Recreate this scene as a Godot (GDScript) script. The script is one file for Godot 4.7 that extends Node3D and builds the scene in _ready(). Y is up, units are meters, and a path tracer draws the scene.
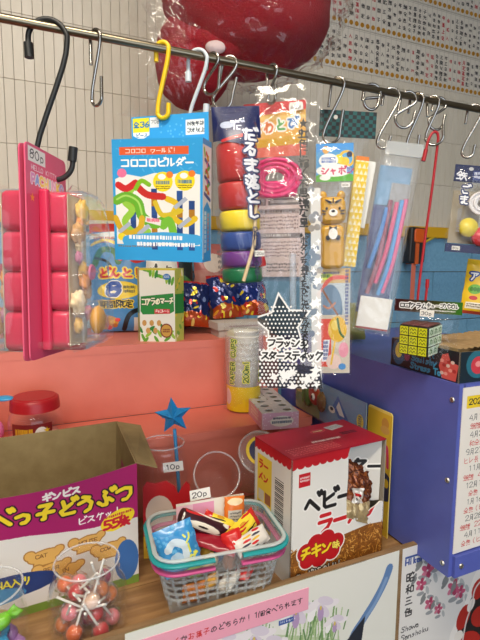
extends Node3D
# A corner of a small sweet shop: toys hanging from a steel rod above a stepped salmon display stand.
# World: wall along x at z = -1.39, y up, camera at (0, 1.35, 0).

const T := 0.84      # counter top
const L := 1.0       # lower step top
const U := 1.165     # upper step top
const RISER := -1.07
const STEP_FRONT := -0.907
const WALL := -1.39
const ROD_Y := 1.607
const ROD_Z := -0.6
const BLUE_X := 0.607

# ------------------------------------------------------------------ stroke lettering (points on a 0..9 grid, y down)
var G := {
	"ア": "12 82 64/43 46 29", "イ": "71 15/44 49", "カ": "13 83 78 68/41 36 19", "キ": "13 82/16 85/40 59", "ク": "31 14/32 82 29",
	"ケ": "31 15/23 83/62 49", "コ": "12 82 88/18 88", "サ": "13 83/31 36/61 65 39", "シ": "12 33/05 26/18 48 83", "ス": "22 72 55 18/45 88",
	"タ": "41 15/32 82 28/35 67", "チ": "71 22/15 85/52 55 28", "ツ": "13 25/42 54/82 66 38", "テ": "21 71/14 84/44 47 29", "ト": "41 49/45 78",
	"ヤ": "14 83 64/31 59", "ナ": "13 83/51 46 29", "ハ": "32 18/62 88", "ヒ": "21 27 38 88/73 25", "フ": "12 82 66 28", "ヘ": "16 33 88", "ホ": "13 83/41 49 38/25 17/65 87",
	"マ": "12 82 47/35 67", "ヨ": "22 72 78 28/25 75", "ソ": "22 34/72 66 39", "ム": "41 18 88/66 89", "メ": "71 18/34 77", "ユ": "23 63 57/17 87", "ラ": "21 71/14 84 67 39", "リ": "21 26/71 76 49",
	"ル": "21 26 18/51 58 86", "レ": "21 28 84", "ロ": "22 82 88 28 22", "ワ": "13 83 67 39/13 16", "ン": "12 34/18 57 83", "ー": "15 85",
	"た": "12 62/31 28/45 75/46 48 88", "へ": "16 33 88", "つ": "13 52 83 86 68 48", "と": "31 45/73 45 26 38 88", "う": "31 62/14 53 75 68 49",
	"ふ": "41 52/43 56 58 38/16 27/65 87", "の": "53 38 17 24 52 73 86 58", "し": "31 37 58 77", "い": "22 27 38/63 76", "り": "31 35/62 65 49",
	"な": "12 52/31 16/62 83/54 57 48 37 46 58 78", "わ": "31 39/13 43 17/35 63 85 78 59", "ひ": "12 42 25 27 48 66 52/52 75 86",
	"る": "21 61 16 44 75 68 48 46 58", "ま": "12 82/14 74/51 57 38 27 46 68 88", "お": "12 52/31 38 17 36 65 76 68 58/62 83", "ん": "41 18 35 47 58 76",
	"ら": "41 62/32 26 54 75 77 49", "ち": "13 72/41 26 54 75 77 48", "れ": "31 39/13 33 16/36 62 67 86", "す": "12 82/51 56 45 34 54 57 49",
	"か": "13 63 67 58/41 18/72 85", "に": "21 28/52 82/47 58 88", "く": "61 35 69", "を": "12 72/41 25 64/74 47 48 79", "よ": "51 57 38 27 46 78/53 83",
	"こ": "22 72/26 38 78", "は": "21 28/43 83/61 67 58 47 56 88", "て": "12 82 45 47 69",
	"子": "21 71 44/44 48 38/15 85", "袋": "20 14/12 15/34 73/41 66/16 86/45 49/47 19/57 89", "味": "12 32 37 17 12/43 83/45 95/61 69/64 48/64 98",
	"全": "41 14/41 84/25 65/27 67/45 48/18 88", "虹": "12 42 45 15 12/31 38/08 48/53 93/73 78/48 98", "色": "31 14/32 62 54/24 84 86 24/54 56/24 28 88 87",
	"輝": "11 22/41 32/03 53/24 19/35 38/62 52/52 92 93/64 94/65 95 97 67 65/66 96/58 98/74 79", "不": "12 82/52 17/42 49/55 87",
	"思": "21 71 75 25 21/23 73/41 45/16 18/37 38 78 77/57 58/86 97", "議": "12 22/03 33/15 25/17 37 39 17/41 52/81 72/43 93/44 94/45 95/47 97/62 69/75 99/86 68",
	"星": "21 71 74 24 21/22 72/35 24/35 85/26 76/53 58/18 88", "押": "13 43/31 39/16 45/52 92 96 56 52/54 94/72 79", "光": "51 54/22 34/82 74/14 94/44 37 19/64 67 78 98 97",
	"方": "51 52/13 83/43 28/45 75 68 58", "変": "51 52/12 82/43 45/63 65/24 15/74 86/46 28/36 66 38/47 89", "落": "12 82/31 33/61 63/14 25/16 27/29 38/53 37/44 74 48/55 88/57 87 89 59 57",
	"鉄": "31 04/31 54/24 44/15 55/34 38/08 58/62 54/63 93/55 95/73 75 49/75 99", "月": "31 37 19/31 71 79 68/34 74/36 76", "日": "22 72 78 28 22/25 75",
	"昭": "12 42 48 18 12/15 45/52 92 83/71 54/56 96 99 59 56", "和": "41 22/14 54/32 39/34 17/35 57/63 93 98 68 63", "三": "22 72/25 65/18 88",
	"金": "51 15/51 95/35 75/26 86/55 58/18 88", "魚": "31 13/32 62 53/23 83 86 26 23/24 74/53 56/18 29/38 39/58 59/78 89",
	"錦": "31 04/31 54/24 44/15 55/34 38/08 58/72 62/62 92 95 65 62/64 94/56 96 99/56 59/76 79", "鯉": "21 13/22 42 33/13 53 56 16 13/33 36/18 09/28 29/48 59/62 92 95 65 62/64 94/72 79/67 97/59 99",
	"個": "21 15/13 19/42 92 98 48 42/55 85/63 66/56 76 78 58 56", "食": "51 14/51 94/35 75 77 35/36 76/35 39/57 89", "様": "13 43/31 39/33 16/33 45/53 93/54 94/55 95/61 62/81 82/73 79/57 68/87 98",
	"菓": "12 82/31 33/61 63/24 74 76 24/25 75/53 59/17 87/57 29/57 89", "期": "12 52/21 27/41 47/24 44/25 45/07 57/62 69/62 92 99/64 94/66 96", "間": "12 42 44 14 12/12 19/52 82 84 54/82 89/36 66 69 39 36/37 67",
	"限": "11 41 24 46 28/11 19/52 82 85 52/53 83/51 59/66 99/86 75", "定": "51 52/13 12 92 93/34 74/54 58/56 86/35 37 18/37 59 99", "才": "13 83/61 68 57/63 18", "以": "21 26 45/53 65/82 76 48/66 89",
	"上": "51 58/54 84/18 88", "長": "31 35/31 71/33 73/15 85/35 39 58/55 89/75 66", "入": "31 43 18/43 88", "対": "13 53/31 32/43 18/24 48/54 94/81 88 77/65 76", "象": "31 13/32 62 53/23 83 85 25 23/35 17/46 57 58 39/55 77/67 89",
	"年": "31 14/32 82/24 74/24 26/16 86/52 59", "齢": "21 14/32 53/16 18 58 56/26 37/46 37/71 54/71 94/65 85/66 86 78/74 79",
	"0": "31 13 16 38 58 76 73 51 31", "1": "32 51 58", "2": "13 21 61 73 18 78", "3": "12 21 61 73 54 44 54 75 67 58 28 17", "4": "51 16 76/63 69", "5": "71 21 24 54 76 67 48 18",
	"6": "61 24 16 28 58 76 65 25", "7": "11 71 38", "8": "31 13 44 75 67 58 28 17 15 44 73 61 31", "9": "75 24 13 31 61 73 75 68 38",
	"A": "18 41 78/26 66", "B": "21 28 58 77 65 25/54 73 62 51 21", "C": "72 51 31 13 16 38 58 77", "D": "21 28 48 76 73 41 21", "E": "71 21 28 78/25 65", "H": "21 28/71 78/25 75", "I": "41 48",
	"K": "21 28/71 25 78", "L": "21 28 78", "M": "18 11 45 71 78", "N": "18 11 78 71", "O": "31 13 16 38 58 76 73 51 31", "P": "21 28/21 61 73 65 25", "R": "21 28/21 61 73 65 25/55 78", "S": "72 61 31 22 34 54 66 67 58 28 17",
	"T": "11 71/41 48", "U": "11 16 38 58 76 71", "W": "11 28 44 58 71", "Y": "11 44 71/44 48", "&": "78 23 31 52 24 26 38 58 75",
	"a": "24 54 65 68/65 35 26 38 68", "e": "26 66 64 44 24 26 38 68", "h": "31 38/35 54 65 68", "i": "44 48/41 42", "k": "31 38/64 36 68", "n": "24 28/25 54 65 68", "o": "34 26 38 58 66 54 34", "p": "24 29/24 54 65 67 58 28",
	"q": "64 69/64 34 26 38 68", "r": "34 38/36 54 64", "s": "64 34 35 66 57 38 28", "t": "42 47 58 68/34 64", "u": "24 27 38 58 64/64 68", "w": "14 28 45 68 84", "y": "24 48/74 39", "m": "14 18/15 34 45 48/45 64 75 78", "l": "41 48",
	"!": "41 46/48 48", "！": "41 46/48 48", ".": "48 48", "(": "51 34 36 59", "（": "71 54 56 79", "）": "21 44 46 29", "〜": "15 34 56 75", "、": "26 38", "。": "26 37 28 17 26",
}
const DAKU := {"ビ": "ヒ", "ダ": "タ", "ギ": "キ", "ブ": "フ", "ベ": "ヘ", "ボ": "ホ", "ズ": "ス", "ジ": "シ", "ド": "ト", "グ": "ク", "ゴ": "コ", "ガ": "カ", "べ": "へ", "ど": "と", "ぶ": "ふ", "だ": "た", "び": "ひ", "が": "か", "ご": "こ", "で": "て", "じ": "し"}
const HANDAKU := {"パ": "ハ", "プ": "フ", "ピ": "ヒ", "ぷ": "ふ"}
const SMALL := {"ッ": "ツ", "ィ": "イ", "ュ": "ユ", "ャ": "ヤ", "ョ": "ヨ", "っ": "つ"}
var glyphs := {}

func strokes(ch: String) -> Array:
	if glyphs.has(ch):
		return glyphs[ch]
	var base := ch
	var extra := []
	var k := 1.0
	if DAKU.has(ch):
		base = DAKU[ch]
		extra = [PackedVector2Array([Vector2(7.3, 0.3), Vector2(8.2, 1.8)]), PackedVector2Array([Vector2(8.9, 0), Vector2(9.7, 1.4)])]
	elif HANDAKU.has(ch):
		base = HANDAKU[ch]
		var ring := PackedVector2Array()
		for i in 7:
			ring.append(Vector2(8.6, 1.0) + Vector2(1, 0).rotated(i * TAU / 6))
		extra = [ring]
	elif SMALL.has(ch):
		base = SMALL[ch]
		k = 0.7
	var all := []
	for part in G.get(base, "22 78/72 28/52 58").split("/"):
		var pts := PackedVector2Array()
		for tok in part.split(" "):
			pts.append(Vector2(float(tok[0]), float(tok[1])) * k + (Vector2(0.6, 2.6) if k < 1 else Vector2.ZERO))
		all.append(pts)
	all.append_array(extra)
	glyphs[ch] = all
	return all

# ------------------------------------------------------------------ flat print: a small painter on an Image
class Pic:
	var im: Image
	var s := 1.0
	var host
	var rng := RandomNumberGenerator.new()
	func _init(h, w: float, hh: float, scale: float, bg: Color):
		host = h
		s = scale
		im = Image.create(int(w * s), int(hh * s), false, Image.FORMAT_RGBA8)
		im.fill(bg)
		rng.seed = 7
	func rect(x: float, y: float, w: float, h: float, c: Color):
		im.fill_rect(Rect2i(roundi(x * s), roundi(y * s), maxi(1, roundi(w * s)), maxi(1, roundi(h * s))), c)
	func poly(p: PackedVector2Array, c: Color):
		var lo := 1e9
		var hi := -1e9
		for q in p:
			lo = minf(lo, q.y * s)
			hi = maxf(hi, q.y * s)
		var n := p.size()
		for y in range(maxi(0, floori(lo)), mini(im.get_height(), ceili(hi) + 1)):
			var yy := y + 0.5
			var xs := []
			for i in n:
				var a := p[i] * s
				var b := p[(i + 1) % n] * s
				if (a.y <= yy) != (b.y <= yy):
					xs.append(a.x + (yy - a.y) / (b.y - a.y) * (b.x - a.x))
			xs.sort()
			for i in range(0, xs.size() - 1, 2):
				var x0 := maxi(0, roundi(xs[i]))
				var x1 := mini(im.get_width(), roundi(xs[i + 1]))
				if x1 > x0:
					im.fill_rect(Rect2i(x0, y, x1 - x0, 1), c)
	func ell(x: float, y: float, rx: float, ry: float, c: Color, n := 20, rot := 0.0):
		var p := PackedVector2Array()
		for i in n:
			p.append(Vector2(x, y) + (Vector2(cos(i * TAU / n) * rx, sin(i * TAU / n) * ry)).rotated(rot))
		poly(p, c)
	func line(a: Vector2, b: Vector2, t: float, c: Color):
		var d := (b - a)
		if d.length() > 0.001:
			var q := d.normalized().orthogonal() * t * 0.5
			poly(PackedVector2Array([a + q, b + q, b - q, a - q]), c)
		if t * s > 1.5:
			ell(a.x, a.y, t / 2, t / 2, c, 8)
			ell(b.x, b.y, t / 2, t / 2, c, 8)
	func path(p: Array, t: float, c: Color):
		for i in p.size() - 1:
			line(p[i], p[i + 1], t, c)
	func curve(p: Array, t: float, c: Color):
		var q := []
		for i in p.size() - 1:
			var a: Vector2 = p[maxi(0, i - 1)]
			var d: Vector2 = p[mini(p.size() - 1, i + 2)]
			for k in 6:
				q.append((p[i] as Vector2).cubic_interpolate(p[i + 1], a, d, k / 6.0))
		q.append(p[-1])
		path(q, t, c)
	func star(x: float, y: float, r: float, c: Color, pts := 5, inner := 0.42, rot := 0.0):
		var p := PackedVector2Array()
		for i in pts * 2:
			p.append(Vector2(x, y) + Vector2(0, -r * (1.0 if i % 2 == 0 else inner)).rotated(rot + i * PI / pts))
		poly(p, c)
	# one line of lettering: outline drawn first (oc, ot), then the strokes
	func text(t: String, x: float, y: float, size: float, c: Color, th := 0.12, vert := false, adv := 1.0, oc := Color(0, 0, 0, 0), ot := 0.0, slope := 0.0, wide := 1.0):
		for turn in 2:
			if turn == 0 and ot <= 0:
				continue
			var col := oc if turn == 0 else c
			var thick := size * th + (ot * 2 if turn == 0 else 0.0)
			var o := Vector2(x, y)
			for ch in t:
				if ch == "★":
					star(o.x + size * 0.5, o.y + size * 0.5, size * 0.5 + (ot if turn == 0 else 0.0), col)
				elif ch != " ":
					for st in host.strokes(ch):
						var q := []
						for p in st:
							var g: Vector2 = p / 9.5 * size
							if ch == "ー" and vert:
								g = Vector2(size - g.y, g.x)
							q.append(o + Vector2(g.x * wide, g.y))
						if q.size() == 1:
							q.append(q[0])
						path(q, thick, col)
				var w := size * adv * wide * (0.78 if ch.unicode_at(0) < 128 else 1.0)
				o += Vector2(0, size * adv) if vert else Vector2(w, w * slope)
	# lettering turned to read upwards
	func text_up(t: String, x: float, y: float, size: float, c: Color, th: float, adv: float, oc: Color, ot: float, lean := 0.0):
		for turn in 2:
			var o := Vector2(x, y)
			for ch in t:
				if ch != " ":
					for st in host.strokes(ch):
						var q := []
						for p in st:
							q.append(o + Vector2(p.y, -p.x) / 9.5 * size)
						path(q, size * th + (ot * 2 if turn == 0 else 0.0), oc if turn == 0 else c)
				o += Vector2(lean, -1) * size * adv
	# rows of print too small to read
	func fine(x: float, y: float, w: float, h: float, rows: int, c: Color, fill := 0.55):
		var rh := h / rows
		for r in rows:
			var px := x
			while px < x + w:
				var l := rng.randf_range(0.012, 0.05) * w + 0.4
				rect(px, y + r * rh + rh * (1 - fill) * 0.5 * rng.randf(), minf(l, x + w - px), rh * fill, c)
				px += l + rng.randf_range(0.008, 0.02) * w + 0.2
	func tex() -> ImageTexture:
		im.generate_mipmaps()
		return ImageTexture.create_from_image(im)

func pic(w: float, h: float, s: float, bg: Color) -> Pic:
	return Pic.new(self, w, h, s, bg)

func c8(r: int, g: int, b: int, a := 255) -> Color:
	return Color8(r, g, b, a)

# ------------------------------------------------------------------ materials
func mat(c: Color, rough := 0.6, metal := 0.0) -> StandardMaterial3D:
	var m := StandardMaterial3D.new()
	m.albedo_color = c
	m.roughness = rough
	m.metallic = metal
	return m

func printed(p: Pic, rough := 0.45, alpha := false) -> StandardMaterial3D:
	var m := StandardMaterial3D.new()
	m.albedo_texture = p.tex()
	m.roughness = rough
	if alpha:
		m.transparency = BaseMaterial3D.TRANSPARENCY_ALPHA
	return m

func clear_film(a := 0.06, rough := 0.07, tint := Color(0.95, 0.96, 0.97)) -> StandardMaterial3D:
	var m := StandardMaterial3D.new()
	m.albedo_color = Color(tint.r, tint.g, tint.b, a)
	m.roughness = rough
	m.metallic_specular = 0.4
	m.transparency = BaseMaterial3D.TRANSPARENCY_ALPHA
	m.cull_mode = BaseMaterial3D.CULL_DISABLED
	return m

func milky(a: float, rough := 0.35, tint := Color(0.92, 0.93, 0.92)) -> StandardMaterial3D:
	return clear_film(a, rough, tint)

func grained(c0: Color, c1: Color, rough: float, freq: float, stretch := Vector3.ONE, relief := 0.0) -> StandardMaterial3D:
	var m := StandardMaterial3D.new()
	var n := FastNoiseLite.new()
	n.seed = 11
	n.frequency = freq
	n.fractal_octaves = 4
	var t := NoiseTexture2D.new()
	t.width = 256
	t.height = 256
	t.seamless = true
	t.noise = n
	var g := Gradient.new()
	g.set_color(0, c0)
	g.set_color(1, c1)
	t.color_ramp = g
	m.albedo_texture = t
	m.roughness = rough
	m.uv1_triplanar = true
	m.uv1_world_triplanar = true
	m.uv1_scale = stretch
	if relief > 0:
		var h := NoiseTexture2D.new()
		h.width = 256
		h.height = 256
		h.seamless = true
		h.noise = n
		m.heightmap_enabled = true
		m.heightmap_texture = h
		m.heightmap_scale = relief
	return m

# ------------------------------------------------------------------ nodes
var used := {}

func numbered(parent: Node, called: String) -> String:
	var key := str(parent.get_instance_id()) + called
	var n: int = used.get(key, 0)
	used[key] = n + 1
	return called if n == 0 else "%s_%03d" % [called, n]

func thing(called: String, label: String, category: String, at := Vector3.ZERO, turn := Vector3.ZERO, group := "") -> Node3D:
	var o := Node3D.new()
	o.name = numbered(self, called)
	add_child(o)
	o.position = at
	o.rotation_degrees = turn
	o.set_meta("label", label)
	o.set_meta("category", category)
	if group:
		o.set_meta("group", group)
	return o

func structure(called: String) -> Node3D:
	var o := Node3D.new()
	o.name = called
	add_child(o)
	o.set_meta("kind", "structure")
	return o

func put(parent: Node, called: String, mesh: Mesh, m: Material = null, at := Vector3.ZERO, turn := Vector3.ZERO) -> MeshInstance3D:
	var o := MeshInstance3D.new()
	o.name = numbered(parent, called)
	o.mesh = mesh
	if m:
		o.material_override = m
	parent.add_child(o)
	o.position = at
	o.rotation_degrees = turn
	return o

func copy(o: Node3D, at: Vector3, turn: Vector3, label: String) -> Node3D:
	var base := String(o.name)
	var c: Node3D = o.duplicate()
	c.name = numbered(self, base)
	add_child(c)
	c.position = at
	c.rotation_degrees = turn
	c.set_meta("label", label)
	return c

# ------------------------------------------------------------------ shapes
func new_st() -> SurfaceTool:
	var st := SurfaceTool.new()
	st.begin(Mesh.PRIMITIVE_TRIANGLES)
	return st

func done(st: SurfaceTool) -> ArrayMesh:
	st.generate_normals()
	return st.commit()

func tri(st: SurfaceTool, a: Vector3, b: Vector3, c: Vector3, ua := Vector2.ZERO, ub := Vector2.ZERO, uc := Vector2.ZERO):
	st.set_uv(ua)
	st.add_vertex(a)
	st.set_uv(ub)
	st.add_vertex(b)
	st.set_uv(uc)
	st.add_vertex(c)

# a, b, c, d run clockwise from the top left as seen from the front
func quad(st: SurfaceTool, a: Vector3, b: Vector3, c: Vector3, d: Vector3, r := Rect2(0, 0, 1, 1)):
	tri(st, a, b, c, r.position, Vector2(r.end.x, r.position.y), r.end)
	tri(st, a, c, d, r.position, r.end, Vector2(r.position.x, r.end.y))

# box; faces: dictionary of uv rectangles for front, back, left, right, top, bottom
func add_box(st: SurfaceTool, w: float, h: float, d: float, at := Vector3.ZERO, uv := {}, xf := Transform3D.IDENTITY):
	st.set_smooth_group(-1)
	var p := func(x, y, z): return xf * (at + Vector3(x * w / 2, y * h / 2, z * d / 2))
	var z := Rect2(0, 0, 1, 1)
	quad(st, p.call(-1, 1, 1), p.call(1, 1, 1), p.call(1, -1, 1), p.call(-1, -1, 1), uv.get("front", z))
	quad(st, p.call(1, 1, -1), p.call(-1, 1, -1), p.call(-1, -1, -1), p.call(1, -1, -1), uv.get("back", z))
	quad(st, p.call(-1, 1, -1), p.call(-1, 1, 1), p.call(-1, -1, 1), p.call(-1, -1, -1), uv.get("left", z))
	quad(st, p.call(1, 1, 1), p.call(1, 1, -1), p.call(1, -1, -1), p.call(1, -1, 1), uv.get("right", z))
	quad(st, p.call(-1, 1, -1), p.call(1, 1, -1), p.call(1, 1, 1), p.call(-1, 1, 1), uv.get("top", z))
	quad(st, p.call(-1, -1, 1), p.call(1, -1, 1), p.call(1, -1, -1), p.call(-1, -1, -1), uv.get("bottom", z))

func box(w: float, h: float, d: float, at := Vector3.ZERO, uv := {}) -> ArrayMesh:
	var st := new_st()
	add_box(st, w, h, d, at, uv)
	return done(st)

# rings of equal size joined into a skin
func loft(st: SurfaceTool, rings: Array, cap0 := true, cap1 := true, smooth := true, group := 1):
	var n: int = rings[0].size()
	var m := rings.size()
	st.set_smooth_group(group if smooth else -1)
	for i in m - 1:
		var a: PackedVector3Array = rings[i]
		var b: PackedVector3Array = rings[i + 1]
		for j in n:
			var k := (j + 1) % n
			quad(st, a[k], a[j], b[j], b[k], Rect2(1.0 - float(j + 1) / n, float(i) / (m - 1), 1.0 / n, 1.0 / (m - 1)))
	st.set_smooth_group(-1)
	for e in 2:
		if [cap0, cap1][e]:
			var r: PackedVector3Array = rings[0 if e == 0 else m - 1]
			var c := Vector3.ZERO
			for q in r:
				c += q / n
			for j in n:
				var k := (j + 1) % n
				if e == 0:
					tri(st, c, r[j], r[k])
				else:
					tri(st, c, r[k], r[j])

func ring_circle(r: float, y: float, n := 24, cx := 0.0, cz := 0.0) -> PackedVector3Array:
	var p := PackedVector3Array()
	for i in n:
		p.append(Vector3(cx + cos(i * TAU / n) * r, y, cz + sin(i * TAU / n) * r))
	return p

# profile: array of Vector2(radius, y), top to bottom
func add_lathe(st: SurfaceTool, profile: Array, n := 28, cap0 := true, cap1 := true, xf := Transform3D.IDENTITY):
	var rings := []
	for q in profile:
		rings.append(xf * ring_circle(q.x, q.y, n))
	loft(st, rings, cap0, cap1)

func lathe(profile: Array, n := 28, cap0 := true, cap1 := true) -> ArrayMesh:
	var st := new_st()
	add_lathe(st, profile, n, cap0, cap1)
	return done(st)

func round_rect(w: float, h: float, r: float, seg := 4) -> PackedVector2Array:
	var p := PackedVector2Array()
	for k in 4:
		var c := Vector2([1, -1, -1, 1][k] * (w / 2 - r), [1, 1, -1, -1][k] * (h / 2 - r))
		for i in seg + 1:
			p.append(c + Vector2(r, 0).rotated(k * PI / 2 + i * PI / 2 / seg))
	return p

# rounded box standing along z
func add_round_box(st: SurfaceTool, w: float, h: float, d: float, r: float, bevel := 0.003, at := Vector3.ZERO, xf := Transform3D.IDENTITY, caps := true):
	var rings := []
	for lay in [[-d / 2, bevel], [-d / 2 + bevel * 0.3, bevel * 0.3], [-d / 2 + bevel, 0.0], [d / 2 - bevel, 0.0], [d / 2 - bevel * 0.3, bevel * 0.3], [d / 2, bevel]]:
		var ring := PackedVector3Array()
		for q in round_rect(w - lay[1] * 2, h - lay[1] * 2, maxf(0.0005, r - lay[1])):
			ring.append(xf * (at + Vector3(q.x, q.y, lay[0])))
		rings.append(ring)
	loft(st, rings, caps, caps)

func round_box(w: float, h: float, d: float, r: float, bevel := 0.003, at := Vector3.ZERO) -> ArrayMesh:
	var st := new_st()
	add_round_box(st, w, h, d, r, bevel, at)
	return done(st)

func add_tube(st: SurfaceTool, pts: Array, r: float, sides := 8, caps := true, squash := 1.0):
	var rings := []
	var side := Vector3.ZERO
	for i in pts.size():
		var t: Vector3 = (pts[mini(i + 1, pts.size() - 1)] - pts[maxi(i - 1, 0)]).normalized()
		if side == Vector3.ZERO:
			side = t.cross(Vector3.UP if absf(t.y) < 0.9 else Vector3.RIGHT).normalized()
		side = (side - t * side.dot(t)).normalized()
		var up := t.cross(side)
		var ring := PackedVector3Array()
		for k in sides:
			ring.append(pts[i] + side * cos(k * TAU / sides) * r + up * sin(k * TAU / sides) * r * squash)
		rings.append(ring)
	loft(st, rings, caps, caps)

func tube(pts: Array, r: float, sides := 8, squash := 1.0) -> ArrayMesh:
	var st := new_st()
	add_tube(st, pts, r, sides, true, squash)
	return done(st)

func smooth_path(p: Array, k := 6) -> Array:
	var q := []
	for i in p.size() - 1:
		for j in k:
			q.append((p[i] as Vector3).cubic_interpolate(p[i + 1], p[maxi(0, i - 1)], p[mini(p.size() - 1, i + 2)], float(j) / k))
	q.append(p[-1])
	return q

# flat outline with thickness; front at z = d/2, texture over the outline's bounds
func add_prism(st: SurfaceTool, poly: PackedVector2Array, d: float, uvr := Rect2(), side_uv := Vector2(0.01, 0.01), front_only := false):
	if not Geometry2D.is_polygon_clockwise(poly):
		poly = poly.duplicate()
		poly.reverse()
	var b := uvr
	if b.size == Vector2.ZERO:
		b = Rect2(poly[0], Vector2.ZERO)
		for q in poly:
			b = b.expand(q)
	var uv := func(q: Vector2): return Vector2((q.x - b.position.x) / b.size.x, 1.0 - (q.y - b.position.y) / b.size.y)
	var idx := Geometry2D.triangulate_polygon(poly)
	st.set_smooth_group(-1)
	for i in range(0, idx.size(), 3):
		var q := [poly[idx[i]], poly[idx[i + 1]], poly[idx[i + 2]]]
		if (q[1] - q[0]).cross(q[2] - q[0]) > 0:
			q = [q[0], q[2], q[1]]
		tri(st, Vector3(q[0].x, q[0].y, d / 2), Vector3(q[1].x, q[1].y, d / 2), Vector3(q[2].x, q[2].y, d / 2), uv.call(q[0]), uv.call(q[1]), uv.call(q[2]))
		if not front_only:
			tri(st, Vector3(q[0].x, q[0].y, -d / 2), Vector3(q[2].x, q[2].y, -d / 2), Vector3(q[1].x, q[1].y, -d / 2), side_uv, side_uv, side_uv)
	if front_only:
		return
	for i in poly.size():
		var p := poly[i]
		var q := poly[(i + 1) % poly.size()]
		quad(st, Vector3(p.x, p.y, d / 2), Vector3(p.x, p.y, -d / 2), Vector3(q.x, q.y, -d / 2), Vector3(q.x, q.y, d / 2), Rect2(side_uv, Vector2.ZERO))

func prism(poly: PackedVector2Array, d: float, uvr := Rect2()) -> ArrayMesh:
	var st := new_st()
	add_prism(st, poly, d, uvr)
	return done(st)

# a sheet with a back of another material: corners clockwise from the top left as seen from the front
func panel(parent: Node, called: String, front: Material, back: Material, q: Array, t := 0.002, r := Rect2(0, 0, 1, 1)) -> MeshInstance3D:
	var n: Vector3 = (q[1] - q[0]).cross(q[3] - q[0]).normalized()   # points away from the front
	var k := []
	for p in q:
		k.append(p + n * t)
	var st := new_st()
	st.set_smooth_group(-1)
	quad(st, q[0], q[1], q[2], q[3], r)
	st.generate_normals()
	var mesh := st.commit()
	mesh.surface_set_material(0, front)
	st = new_st()
	st.set_smooth_group(-1)
	quad(st, k[1], k[0], k[3], k[2])
	for i in 4:
		var j := (i + 1) % 4
		quad(st, k[i], k[j], q[j], q[i])
	st.generate_normals()
	mesh = st.commit(mesh)
	mesh.surface_set_material(1, back)
	return put(parent, called, mesh)

# pillow of film or foil: width, height, thickness; wrinkles from noise; flat crimped ends
func pillow(w: float, h: float, t: float, seed_: int, wrinkle := 0.002, nu := 14, nv := 26, crimp := 0.06, pinch := 0.0) -> ArrayMesh:
	var n := FastNoiseLite.new()
	n.seed = seed_
	n.frequency = 1.0
	n.fractal_octaves = 3
	var st := new_st()
	st.set_smooth_group(1)
	var at := func(i: int, j: int, s: float) -> Vector3:
		var u := float(i) / nu * 2 - 1
		var v := float(j) / nv * 2 - 1
		var e := clampf((1.0 - absf(v)) / maxf(crimp * 2, 0.001) - 0.4, 0.0, 1.0)
		var body := pow(maxf(0.0, 1 - pow(absf(u), 2.6)), 0.6) * pow(e, 0.6) * pow(maxf(0.0, 1 - pow(absf(v), 5.0)), 0.5)
		var k := n.get_noise_3d(u * w * 70, v * h * 45, s * 3.0) * wrinkle
		k += absf(n.get_noise_3d(u * w * 140 + v * h * 60, v * h * 50, s * 9.0)) * wrinkle * 0.8
		var edge := n.get_noise_2d(v * 6.0 + seed_, signf(u) * 5.0) * wrinkle * absf(u) * 0.7
		var pin := 1.0 - pinch * absf(v) * absf(v) * e
		return Vector3(u * w / 2 * pin + edge, -v * h / 2, s * (body * t / 2 + 0.0003) + k * (0.35 + 0.65 * body))
	for s in [1.0, -1.0]:
		for i in nu:
			for j in nv:
				var a: Vector3 = at.call(i, j, s)
				var b: Vector3 = at.call(i + 1, j, s)
				var c: Vector3 = at.call(i + 1, j + 1, s)
				var d: Vector3 = at.call(i, j + 1, s)
				if s > 0:
					quad(st, a, b, c, d, Rect2(float(i) / nu, float(j) / nv, 1.0 / nu, 1.0 / nv))
				else:
					quad(st, b, a, d, c, Rect2(1.0 - float(i + 1) / nu, float(j) / nv, 1.0 / nu, 1.0 / nv))
	return done(st)

# lumpy ellipsoid
func lump(r: Vector3, amp: float, freq: float, seed_: int, nu := 28, nv := 18) -> ArrayMesh:
	var n := FastNoiseLite.new()
	n.seed = seed_
	n.frequency = freq
	n.fractal_octaves = 3
	var rings := []
	for j in nv + 1:
		var th := lerpf(0.02, PI - 0.02, float(j) / nv)
		var ring := PackedVector3Array()
		for i in nu:
			var d := Vector3(sin(th) * cos(i * TAU / nu), cos(th), sin(th) * sin(i * TAU / nu))
			ring.append(d * r * (1.0 + amp * n.get_noise_3dv(d)))
		rings.append(ring)
	var st := new_st()
	loft(st, rings)
	return done(st)

# ------------------------------------------------------------------ shared materials
var chrome: StandardMaterial3D
var film: StandardMaterial3D
var film_loose: StandardMaterial3D
var white_card: StandardMaterial3D
var kraft: StandardMaterial3D
var black_plastic: StandardMaterial3D
var jar_plastic: StandardMaterial3D

func make_materials():
	chrome = mat(c8(176, 173, 168), 0.2, 1.0)
	film = clear_film(0.012, 0.06)
	film_loose = clear_film(0.03, 0.09)
	white_card = mat(c8(232, 230, 224), 0.6)
	kraft = grained(c8(133, 113, 76), c8(158, 138, 98), 0.85, 0.03, Vector3(6, 6, 6))
	black_plastic = mat(c8(22, 22, 24), 0.4)
	jar_plastic = clear_film(0.015, 0.04)
	jar_plastic.metallic_specular = 0.55

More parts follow.
